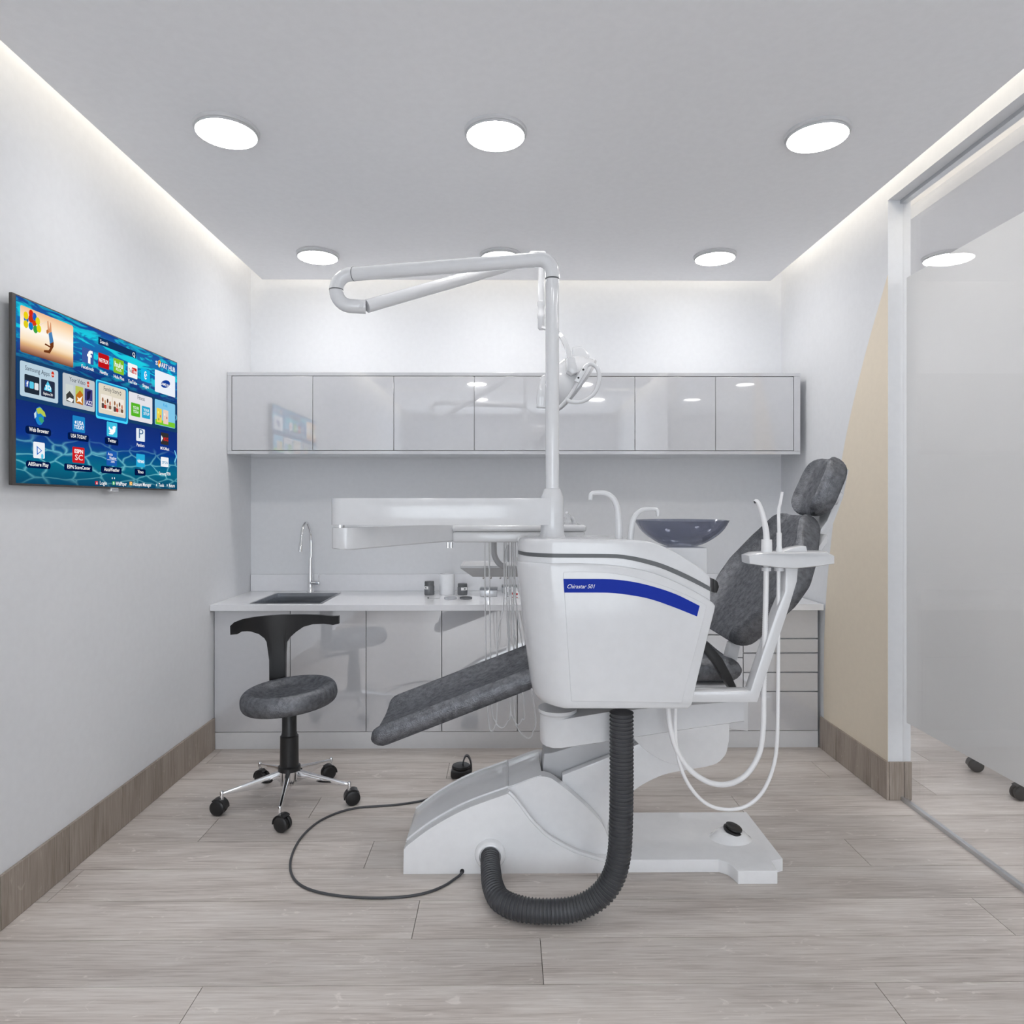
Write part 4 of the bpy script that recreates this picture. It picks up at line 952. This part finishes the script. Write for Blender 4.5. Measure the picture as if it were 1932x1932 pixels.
# support arm below and its pivot
pv = aty(1052, 1345, 2.62)
lathe('pivot_collar', [(.075, 0), (.075, -.012), (.068, -.02), (.068, -.03)], (pv.x, 2.62, aty(0, 1337, 2.62).z), M['plastic'], t, seg=36)
cxp = pv.x; rings = []
zt = aty(0, 1350, 2.62).z
for (xx, hw, zb) in ((cxp - .068, .012, 1398), (cxp - .06, .034, 1402), (cxp - .045, .05, 1404), (cxp - .02, .064, 1405), (cxp + .01, .068, 1404), (cxp + .2, .066, 1391), (cxp + .45, .06, 1373), (cxp + .70, .055, 1357)):
    z = aty(0, zb, 2.62).z
    ztt = zt if xx < cxp + .1 else aty(0, 1342 - 24 * (xx - cxp) / .7, 2.62).z
    rings.append([(xx, 2.62 - hw, z + .004), (xx, 2.62 - hw + .006, z), (xx, 2.62 + hw - .006, z), (xx, 2.62 + hw, z + .004), (xx, 2.62 + hw, ztt), (xx, 2.62 - hw, ztt)])
obj('support_arm', *loftg(rings), M['plastic'], t, 40)
# bowl pedestal, bowl
box('bowl_pedestal', aty(1215, 1033, 2.56).x, aty(1335, 1033, 2.56).x, 2.56, 2.735, 1.15, aty(0, 1034, 2.56).z, M['plastic'], t, .006)
bx = aty(1285.5, 985, 2.65).x; zr = 1.54 - 33.5 * 2.65 / F; zbm = 1.54 - 84.5 * 2.65 / F; rb = 87.5 * 2.65 / F
pb = [(.02, 0), (.034, .0005), (.055, .005), (.085, .0145), (.113, .030), (.138, .048), (.158, .068), (.171, .088), (rb, zr - zbm)]
outer = [(p.x, p.y) for p in catmull([(a, b, 0) for a, b in pb], 4)]
inner = [(a - .005, b + (.005 if b < .08 else 0)) for a, b in outer][::-1]
inner = [(max(a, .001), b) for a, b in inner]
lathe('spittoon_bowl', [(.001, 0)] + outer + inner, (bx, 2.65, zbm + .0005), M['bowl'], t, seg=64, smooth=45)
lathe('bowl_drain', [(.038, .006), (.036, .012), (.02, .013), (.001, .011)], (bx, 2.65, zbm), M['white'], t, seg=28)
# taps
Yt = 2.50
tp = [aty(1168, 1022, Yt), aty(1167, 985, Yt), aty(1165, 960, Yt), aty(1158, 942, Yt), aty(1147, 932.5, Yt), aty(1135, 929.5, Yt), aty(1121, 930, Yt), aty(1115.5, 933, Yt), aty(1114, 943, Yt)]
pts_ = catmull(tp, 6); n_ = len(pts_); tube('cup_tap', pts_, [.0135 - .0055 * min(1, i / n_ * 1.4) for i in range(n_)], M['plastic'], t, 14)
tp = [aty(1188, 1024, Yt), aty(1191, 1000, Yt), aty(1194, 983, Yt), aty(1201, 970, Yt), aty(1212, 962, Yt), aty(1224, 960.5, Yt), aty(1236, 961, Yt), aty(1240.5, 964, Yt), aty(1241.5, 974, Yt)]
pts_ = catmull(tp, 6); n_ = len(pts_); tube('bowl_tap', pts_, [.012 - .005 * min(1, i / n_ * 1.4) for i in range(n_)], M['plastic'], t, 14)
bt = pxz([(1341, 1090), (1348, 1095), (1351, 1105), (1347, 1116), (1341, 1116)], 2.7)
prism('side_catch', bt, 2.66, 2.72, M['black'], t, 'y', .002)
world()
# assistant arm and holder
t = thing('assistant_arm', 'bent white arm carrying a boat-shaped holder for suction tubes, right of the unit', 'assistant arm', (.9, 2.46, .84))
ba = pxz([(1290, 1303), (1414, 1303), (1463, 1154), (1479, 1116), (1481, 1070), (1504, 1070), (1502, 1096), (1487, 1146), (1427, 1324), (1290, 1324)], 2.45)
prism('bent_bar', ba, 2.44, 2.50, M['plastic'], t, 'y', .004, 2, 30)
Yh = 2.40
hp = [(1420, 1050), (1434, 1045), (1460, 1043.5), (1500, 1043), (1540, 1042), (1566, 1041.5), (1583, 1050), (1583, 1066), (1540, 1070), (1500, 1073.5), (1470, 1072), (1421, 1066)]
h0_ = pxz(hp, Yh)
# plan of the holder bulges toward the viewer in its middle
xs_ = [p[0] for p in h0_]; xm = (min(xs_) + max(xs_)) / 2; hw = (max(xs_) - min(xs_)) / 2
rings = []
for dy, kz in ((0, .90), (.006, 1), (.10, 1), (.13, .96), (.136, .85)):
    zc = sum(p[1] for p in h0_) / len(h0_); rings.append([(p[0], Yh + dy + .035 * ((p[0] - xm) / hw) ** 2 * (1 if dy < .05 else -.6), zc + (p[1] - zc) * kz) for p in h0_])
obj('instrument_holder', *loftg(rings), M['plastic'], t, 35)
bp_ = smooth2(pxz([(1470, 1042), (1490, 1034), (1510, 1030)], 2.46), 4) + pxz([(1517, 1029.5), (1519, 1040), (1520, 1044), (1470, 1046)], 2.46)
prism('keypad_hump', bp_, 2.44, 2.50, M['plastic'], t, 'y', .003)
for px in (1446, 1470): lathe('socket_ring', [(.010, -.002), (.017, -.002), (.017, .010), (.010, .010)], aty(px, 1076, 2.46), M['plastic'], t, seg=20, closed=True)
world()
# suction tubes
def hose(name, label, handle, hose_px, Y, r, ribs, tipmat=None):
    t = thing(name, label, 'suction tube', aty(hose_px[-1][0], hose_px[-1][1], Y), 'suction tubes')
    for nm, pp, rr in handle:
        pts_ = catmull([aty(x, y, Y) for x, y in pp], 5); n_ = len(pts_)
        rs = [rr[0] + (rr[1] - rr[0]) * i / (n_ - 1) for i in range(n_)]
        tube(nm, pts_, rs, M['tube'], t, 14)
    pts_ = catmull([aty(x, y, Y) for x, y in hose_px], 40 if ribs else 10)
    rs = [r * (1.0 if not ribs or i % 2 else 1.10) for i in range(len(pts_))]
    tube('hose', pts_, rs, M['tube'], t, 12)
    return t
s1 = hose('suction_tube', 'thick ribbed suction tube with a bent dark-mouthed tip, left in the holder',
          [('handle', [(1446.5, 1050), (1446.5, 1030), (1446.5, 1018)], (.0195, .0185)), ('tip_tube', [(1446.5, 1020), (1445, 1000), (1441, 980), (1436, 962), (1431, 950), (1427, 945.5), (1424.5, 947)], (.0115, .0065))],
          [(1446, 1060), (1445, 1120), (1443, 1200), (1441, 1300), (1440, 1370), (1433, 1420), (1412, 1457), (1385, 1476), (1355, 1480), (1325, 1470), (1298, 1448), (1277, 1415), (1265, 1375), (1260, 1334)], 2.46, .0092, True)
lathe('dark_mouth', [(.0052, 0), (.0052, .002)], aty(1424.1, 947.3, 2.4595), M['black'], s1, (-.9, 0, -.45), 12)
hose('saliva_ejector', 'thin plain white saliva ejector with a straight tip, right in the holder',
     [('handle', [(1470, 1050), (1470, 1036), (1470, 1030)], (.0135, .0085)), ('grip', [(1470, 1032), (1470, 1008), (1470, 1005)], (.0090, .0085)), ('tip_tube', [(1470, 1008), (1469.3, 985), (1469.3, 962), (1472, 950), (1476, 928)], (.0062, .0052))],
     [(1469, 1060), (1468.5, 1150), (1468, 1300), (1466, 1400), (1458, 1450), (1440, 1492), (1415, 1517), (1385, 1527), (1350, 1524), (1322, 1508), (1298, 1478), (1282, 1440), (1275, 1395), (1274.5, 1336)], 2.46, .0066, False)
world()

# ------------------------------------------------------------------ corrugated hose
ctrl = [(-.066, 2.838, .084), (-.065, 2.79, .080), (-.061, 2.72, .071), (-.05, 2.63, .060), (-.018, 2.55, .052), (.06, 2.505, .0475), (.16, 2.49, .048), (.255, 2.49, .058), (.335, 2.49, .098), (.388, 2.49, .165), (.412, 2.49, .25), (.419, 2.49, .36), (.4215, 2.49, .5), (.4215, 2.49, .65), (.4215, 2.49, .79)]
base_pts = catmull(ctrl, 24)
Ls = [0]
for a, b in zip(base_pts, base_pts[1:]): Ls.append(Ls[-1] + (b - a).length)
pitch = .0142; n_ = int(Ls[-1] / pitch); P2, R2 = [], []; j = 0
def at_len(s):
    global j
    while j < len(Ls) - 2 and Ls[j + 1] < s: j += 1
    return base_pts[j].lerp(base_pts[j + 1], (s - Ls[j]) / max(1e-9, Ls[j + 1] - Ls[j]))
for i in range(n_):
    s = i * pitch; rb_ = .0390 if s > .35 else .0345 + .0045 * s / .35
    for fr_, dr in ((0, 0), (.3, .0003), (.58, .0012), (.72, .0050), (.84, .0050), (.95, .0012)):
        P2.append(at_len(s + fr_ * pitch)); R2.append(rb_ + dr)
world(); ORG = Vector((.2, 2.49, 0))
g = tubeg(P2, R2, 24); o = obj('corrugated_hose', *g, M['rubber'], None, 25)
tag(o, 'thick black corrugated hose looping from the unit down to the chair base', 'hose')
world()

# ------------------------------------------------------------------ foot pedal and cord
pc_ = atz(869, 1470, 0); 
pcx, pcy = pc_.x, pc_.y + .04
t = thing('foot_pedal', 'black foot control with a bow handle on the floor behind the chair base', 'foot control', (pcx, pcy, 0))
box('pedal_body', pcx - .055, pcx + .06, pcy - .05, pcy + .06, 0.0005, .05, M['black'], t, .015, 3)
lathe('pedal_disc', [(.05, .05), (.052, .056), (.048, .064), (.001, .067)], (pcx, pcy, 0), M['black'], t, seg=32)
hb = [aty(873, 1449, pcy), aty(874.5, 1436, pcy), aty(878, 1427, pcy + .005), aty(882.5, 1426, pcy + .01), aty(886.5, 1432, pcy + .012), aty(889, 1442, pcy + .012), aty(889.5, 1455, pcy + .012)]
rings = []
for q in catmull(hb, 6): rings.append(q)
V = []; Fc = []
for i, q in enumerate(rings):
    tn = (rings[min(i + 1, len(rings) - 1)] - rings[max(i - 1, 0)]).normalized(); nr = Vector((tn.z, 0, -tn.x)) * .004
    for s1_, s2_ in ((-1, -1), (-1, 1), (1, 1), (1, -1)): V.append(q + nr * s1_ + Vector((0, .012 * s2_, 0)))
for i in range(len(rings) - 1):
    for k in range(4): Fc.append((i * 4 + k, i * 4 + (k + 1) % 4, i * 4 + 4 + (k + 1) % 4, i * 4 + 4 + k))
Fc += [(3, 2, 1, 0), tuple(len(V) - 4 + k for k in range(4))]
obj('bow_handle', V, Fc, M['rubber'], t, 40)
cp = [Vector((pcx + .02, pcy - .045, .012)), Vector((pcx - .02, pcy - .16, .0055)), Vector((-.40, 3.545, .0055))]
cp += [atz(x, y, .0055) for x, y in ((790, 1512), (750, 1518), (712, 1521), (675, 1524), (638, 1533), (600, 1551), (570, 1578), (552, 1610), (548, 1640), (560, 1664), (590, 1680), (640, 1690), (700, 1694), (760, 1692), (805, 1684), (838, 1671), (858, 1658))]
pe = aty(872, 1644, YN); pe.z = .0125
cp += [Vector((pe.x - .008, YN - .03, .0095)), Vector((pe.x, YN - .012, .0125))]
tube('cord', catmull(cp, 7), .0052, M['rubber'], t, 10)
lathe('plug', [(.008, -.006), (.009, .0), (.009, .01), (.007, .014)], (pe.x, YN, pe.z), M['black'], t, (0, -1, 0), 16)
world()

# ------------------------------------------------------------------ operating lamp on its post
YPst = 2.55
px_post = aty(1042, 700, YPst).x
t = thing('operating_lamp', 'white operating lamp on a folded tubular arm and tall post above the unit', 'dental lamp', (px_post, YPst, 1.40))
zt_ = aty(1042, 488, YPst).z
lathe('post', [(.0255, 1.40), (.0255, zt_ - .075)], (px_post, YPst, 0), M['enamel'], t, seg=36)
lathe('joint_line', [(.0263, zt_ - .079), (.0263, zt_ - .075)], (px_post, YPst, 0), M['stripe'], t, seg=36)
A = Vector((px_post, YPst, zt_ - .074)); Lf = aty(654, 517, 2.73)
a1 = [A, A + Vector((0, 0, .02))]
cz_ = Vector((px_post, YPst, zt_)); dirn = (Lf - cz_).normalized()
for k in range(1, 8):
    a = PI / 2 * k / 7; cc = A + Vector((0, 0, .022)) + dirn * .052
    a1.append(cc - dirn * .052 * math.cos(a) + Vector((0, 0, .052)) * math.sin(a))
# arm along, ends before the left bend
La = Lf + Vector((.03, 0, 0)); a1 += [a1[-1].lerp(La, .5), La]
tube('upper_arm', a1, .0275, M['enamel'], t, 24)
dl = (La - a1[-3]).normalized()
tube('joint_line', [La, La + dl * .003], .0282, M['stripe'], t, 24)
# left U-bend
lb = [La + dl * .002]
Um = aty(640, 550, 2.735)
rb2 = (La.z - aty(0, 577, 2.74).z) / 2
cen = La + dl * .012 - Vector((0, 0, rb2))
for k in range(0, 17):
    a = PI / 2 + PI * k / 16
    lb.append(cen + Vector((math.cos(a) * rb2 * .95, 0, math.sin(a) * rb2)))
eb = lb[-1] + Vector((.055, .01, .0)); lb.append(eb)
tube('elbow', lb, .0275, M['enamel'], t, 24)
tube('elbow_line', [cen + Vector((-rb2 * .95, 0, .003)), cen + Vector((-rb2 * .95, 0, -.001))], .0282, M['stripe'], t, 24)
EL = Vector((.155, 3.15, 2.672))
s0 = eb + Vector((.004, .002, .003)); tube('spring_arm', [s0, s0.lerp(EL, .5), EL + Vector((-.02, 0, 0))], [.0265, .0265, .0255], M['enamel'], t, 24)
lathe('hinge_pin', [(.001, -.031), (.012, -.031), (.012, -.026), (.012, .031), (.001, .031)], eb + Vector((-.014, 0, 0)), M['enamel'], t, (0, 1, 0), 18)
box('arm_end', EL.x - .05, EL.x + .03, 3.125, 3.175, EL.z - .028, EL.z + .024, M['enamel'], t, .012, 3)
xd = aty(1021, 560, 3.15).x
lathe('drop_tube', [(.0145, 2.665), (.0145, aty(0, 566, 3.15).z), (.018, aty(0, 567, 3.15).z), (.018, aty(0, 574, 3.15).z), (.0155, aty(0, 576, 3.15).z), (.0155, aty(0, 588, 3.15).z), (.018, aty(0, 590, 3.15).z), (.018, aty(0, 597, 3.15).z), (.0155, aty(0, 599, 3.15).z), (.0155, aty(0, 617, 3.15).z), (.010, aty(0, 620, 3.15).z)], (xd, 3.15, 0), M['enamel'], t, seg=24)
# yoke and head
Yl = 3.15
yk = [aty(1021, 617, Yl), aty(1030, 620, Yl - .03), aty(1046, 624, Yl - .08), aty(1057, 632, Yl - .12), aty(1068, 652, Yl - .15), aty(1075, 676, Yl - .165)]
V = []; Fc = []; yks = catmull(yk, 6)
for i, q in enumerate(yks):
    tn = (yks[min(i + 1, len(yks) - 1)] - yks[max(i - 1, 0)]).normalized(); nr = Vector((tn.z, 0, -tn.x)) * .011
    for s1_, s2_ in ((-1, -1), (-1, 1), (1, 1), (1, -1)): V.append(q + nr * s1_ + Vector((0, .012 * s2_, 0)))
for i in range(len(yks) - 1):
    for k in range(4): Fc.append((i * 4 + k, i * 4 + (k + 1) % 4, i * 4 + 4 + (k + 1) % 4, i * 4 + 4 + k))
Fc += [(3, 2, 1, 0), tuple(len(V) - 4 + k for k in range(4))]
g = bevelg((V, Fc), .002, 1); obj('yoke', *g, M['enamel'], t, 40)
yb_ = pxz([(1070, 675), (1084, 673), (1088, 690), (1091, 702), (1079, 706), (1070, 699)], Yl - .185)
prism('yoke_block', yb_, Yl - .185, Yl - .11, M['enamel'], t, 'y', .004)
# reflector dome
ctr = aty(1083, 723, Yl); axd = Vector((.80, .16, -.57)).normalized()
dome = [(.001, -.118), (.035, -.114), (.07, -.099), (.10, -.072), (.122, -.040), (.134, -.008), (.138, .004), (.138, .014), (.131, .014), (.125, -.004), (.001, -.004)]
lathe('reflector', dome, ctr, M['enamel'], t, axd, 48)
lathe('front_lens', [(.001, .004), (.128, .004), (.128, .010), (.001, .018)], ctr, M['bowl'], t, axd, 48)
lathe('reflector_rim', [(.1375, .008), (.1425, .008), (.1425, .018), (.1375, .018)], ctr, M['greyplas'], t, axd, 48, closed=True)
hs = aty(1094, 680, Yl + .17)
g = bevelg(loftg([[hs + Vector(v) for v in r] for r in (
    [(-.035, -.04, -.045), (.03, -.04, -.055), (.045, -.04, .02), (.01, -.04, .065), (-.045, -.04, .055)],
    [(-.035, .05, -.045), (.03, .05, -.055), (.045, .05, .02), (.01, .05, .065), (-.045, .05, .055)])]), .012, 3)
obj('lamp_housing', *g, M['enamel'], t, 40)
# front handle: bracket plus ring
br = pxz([(1083, 718), (1098, 694), (1104, 687), (1110, 692), (1106, 700), (1092, 723)], Yl - .17)
bk_ = prism('handle_bracket', br, Yl - .175, Yl - .150, M['enamel'], t, 'y', .003)
for x, y in ((1100.5, 697.5), (1091.3, 712.8)): lathe('screw', [(.001, 0), (.0046, 0), (.0046, .002), (.001, .002)], aty(x, y, Yl - .1755), M['black'], bk_, (0, -1, 0), 14)
rg = [(1104, 693), (1110, 688), (1117, 687), (1125, 692), (1130, 703), (1130, 718), (1126, 733), (1118, 745), (1106, 754), (1092, 758.5), (1078, 758), (1069, 755)]
tube('ring_handle', catmull([aty(x, y, Yl - .162) for x, y in rg], 6), .0095, M['enamel'], t, 14)
lr = [(1091, 719), (1086, 728), (1078, 742), (1068, 755), (1056, 768), (1044, 775)]
tube('lower_rod', catmull([aty(x, y, Yl - .155) for x, y in lr], 5), .0075, M['enamel'], t, 12)
cb = pxz([(1020, 712), (1028, 708), (1030, 770), (1012, 769), (1014, 738)], Yl - .08)
prism('cable_box', cb, Yl - .1, Yl - .03, M['enamel'], t, 'y', .004)
world()

# ------------------------------------------------------------------ delivery arm and instrument table
t = thing('delivery_unit', 'white swinging arm with an instrument table hanging over the leg rest', 'delivery unit', (px_post, YPst, 1.40))
zb_ = aty(0, 1019, YPst).z
lathe('collar', [(.054, zb_), (.052, zb_ + .006), (.044, zb_ + .03), (.0425, zb_ + .06), (.0425, zb_ + .155), (.041, zb_ + .162), (.030, zb_ + .190), (.026, zb_ + .192)], (px_post, YPst, 0), M['plastic'], t, seg=40)
z0, z1 = aty(0, 991, 2.51).z, aty(0, 940, 2.51).z
xL = aty(622, 960, 2.52).x
def capsule(xa, xb, y0, y1, n=8):
    r_ = (y1 - y0) / 2; c_ = (y0 + y1) / 2; k_ = .045
    pts = [(xb, y1)]
    pts += [(xa + k_ - k_ * math.sin(a), y1 - k_ + k_ * math.cos(a)) for a in [PI / 2 * i / n for i in range(n + 1)]]
    pts += [(xa + k_ - k_ * math.cos(a), y0 + k_ - k_ * math.sin(a)) for a in [PI / 2 * i / n for i in range(n + 1)]]
    return pts + [(xb, y0)]
prism('upper_arm', capsule(xL, px_post, 2.5085, 2.5915), z0, z1, M['plastic'], t, 'z', .004, 2, 40)
pk = aty(642, 994, 2.54)
lathe('pivot_pin', [(.017, -.03), (.017, .03)], pk, M['chrome'], t, seg=20)
# lower arm, swings back to the table
p0 = Vector((aty(650, 1010, 2.545).x + .008, 2.55, 0)); p1 = Vector((aty(850, 1005, 2.93).x - .02, 2.95, 0))
dd = (p1 - p0).normalized(); sd = Vector((-dd.y, dd.x, 0)); rings = []
for s_, w_, zt2, zb2 in ((-.052, .010, 1.447, 1.372), (-.047, .028, 1.4475, 1.369), (-.030, .045, 1.4475, 1.3665), (0, .052, 1.4475, 1.366), (.12, .05, 1.4475, 1.368), (.35, .048, 1.447, 1.372), ((p1 - p0).length, .048, 1.446, 1.374)):
    c_ = p0 + dd * s_; rings.append([c_ - sd * w_ + Vector((0, 0, zb2 + .004)), c_ - sd * (w_ - .005) + Vector((0, 0, zb2)), c_ + sd * (w_ - .005) + Vector((0, 0, zb2)), c_ + sd * w_ + Vector((0, 0, zb2 + .004)), c_ + sd * w_ + Vector((0, 0, zt2)), c_ - sd * w_ + Vector((0, 0, zt2))])
obj('lower_arm', *loftg(rings), M['plastic'], t, 35)
for px in (845, 851.5): lathe('chrome_peg', [(.006, -.012), (.0065, .012)], aty(px, 1028.5, 2.92), M['chrome'], t, seg=14)
# instrument table
Yd0 = 2.90
xa, xb = aty(853, 1000, Yd0).x, aty(1107, 1000, Yd0).x
box('table_top', xa, xb, Yd0, 3.36, aty(0, 1003.5, Yd0).z, aty(0, 991.5, Yd0).z, M['plastic'], t, .010, 3)
box('table_body', xa + .002, xb - .006, Yd0 + .004, 3.34, aty(0, 1024, Yd0).z, aty(0, 1004, Yd0).z, M['plastic'], t, .008, 3)
box('table_mat', aty(877, 990, 3.0).x, aty(955, 990, 3.0).x, 2.98, 3.25, aty(0, 991, Yd0).z, aty(0, 991, Yd0).z + .006, M['black'], t, .002, 1)
hp0 = aty(1072, 988, 3.05)
for k, (dx_, hh) in enumerate(((0, .05), (.03, .035), (-.03, .03))):
    tube('handpiece', catmull([hp0 + Vector((dx_, .02 * k, -.02)), hp0 + Vector((dx_ * .8, .02 * k - .01, hh * .5)), hp0 + Vector((dx_ * .5 - .01, .02 * k - .03, hh))], 5), [.014] * 4 + [.010] * 4 + [.007] * 3, M['plastic'], t, 12)
# hoses in loops under the table
Yv = 3.335; zt3 = aty(0, 1015, Yv).z
for pts in ([(914.5, 1010), (915.5, 1150), (918, 1300), (923, 1368), (928, 1379.5), (934, 1370), (938, 1340), (939, 1200), (950, 1140), (951, 1010)],
            [(923, 1010), (924, 1150), (928, 1330), (934, 1360), (946, 1373), (957, 1362), (963, 1330), (956, 1140), (955, 1010)],
            [(960, 1010), (961, 1180), (963, 1330), (967, 1352), (976, 1367.5), (984, 1358), (989, 1335), (966, 1150), (965, 1010)],
            [(968, 1010), (969, 1180), (971, 1345), (977, 1374), (988, 1388), (998, 1393), (1005, 1382), (1009, 1340), (975, 1150), (972, 1010)]):
    tube('hose', catmull([aty(x, y, Yv) for x, y in pts], 7), .0034, M['tube'], t, 8)
# lower tray on a bent pipe
Yr = 3.375
tube('tray_pipe', catmull([aty(932, 1018, Yr), aty(932, 1036, Yr), aty(933, 1048, Yr), aty(939, 1060, Yr), aty(946, 1066.5, Yr), aty(952, 1068, Yr + .02)], 6), .0145, M['greyplas'], t, 14)
zr1, zr0, zf = aty(0, 1059, 3.72).z, aty(0, 1071, 3.42).z, aty(0, 1090, 3.47).z
xr0 = aty(868, 1064, 3.42).x; xr1 = .16
def rr4(x0, x1, y0, y1, z): return [(x0, y0, z), (x1, y0, z), (x1, y1, z), (x0, y1, z)]
tr_ = loftg([rr4(xr0 + .06, xr1 - .06, 3.49, 3.66, zf), rr4(xr0 + .002, xr1 - .002, 3.422, 3.718, zr1 - .012), rr4(xr0, xr1, 3.42, 3.72, zr1 - .010), rr4(xr0, xr1, 3.42, 3.72, zr1), rr4(xr0 + .006, xr1 - .006, 3.426, 3.714, zr1), rr4(xr0 + .010, xr1 - .010, 3.43, 3.71, zr1 - .004)])
obj('lower_tray', *tr_, M['lift'], t, 20)
for i, px in enumerate((912, 926, 944, 958, 970)): lathe('tray_knob', [(.004, -.012), (.006, -.006), (.006, .01), (.003, .012)], aty(px, 1088, 3.50), M['chrome'], t, seg=12)
pz = aty(956, 1060, 3.2)
tube('syringe', [pz, aty(956, 1040, 3.2), aty(958.5, 1028, 3.2)], [.010, .009, .004], M['plastic'], t, 12)
world()
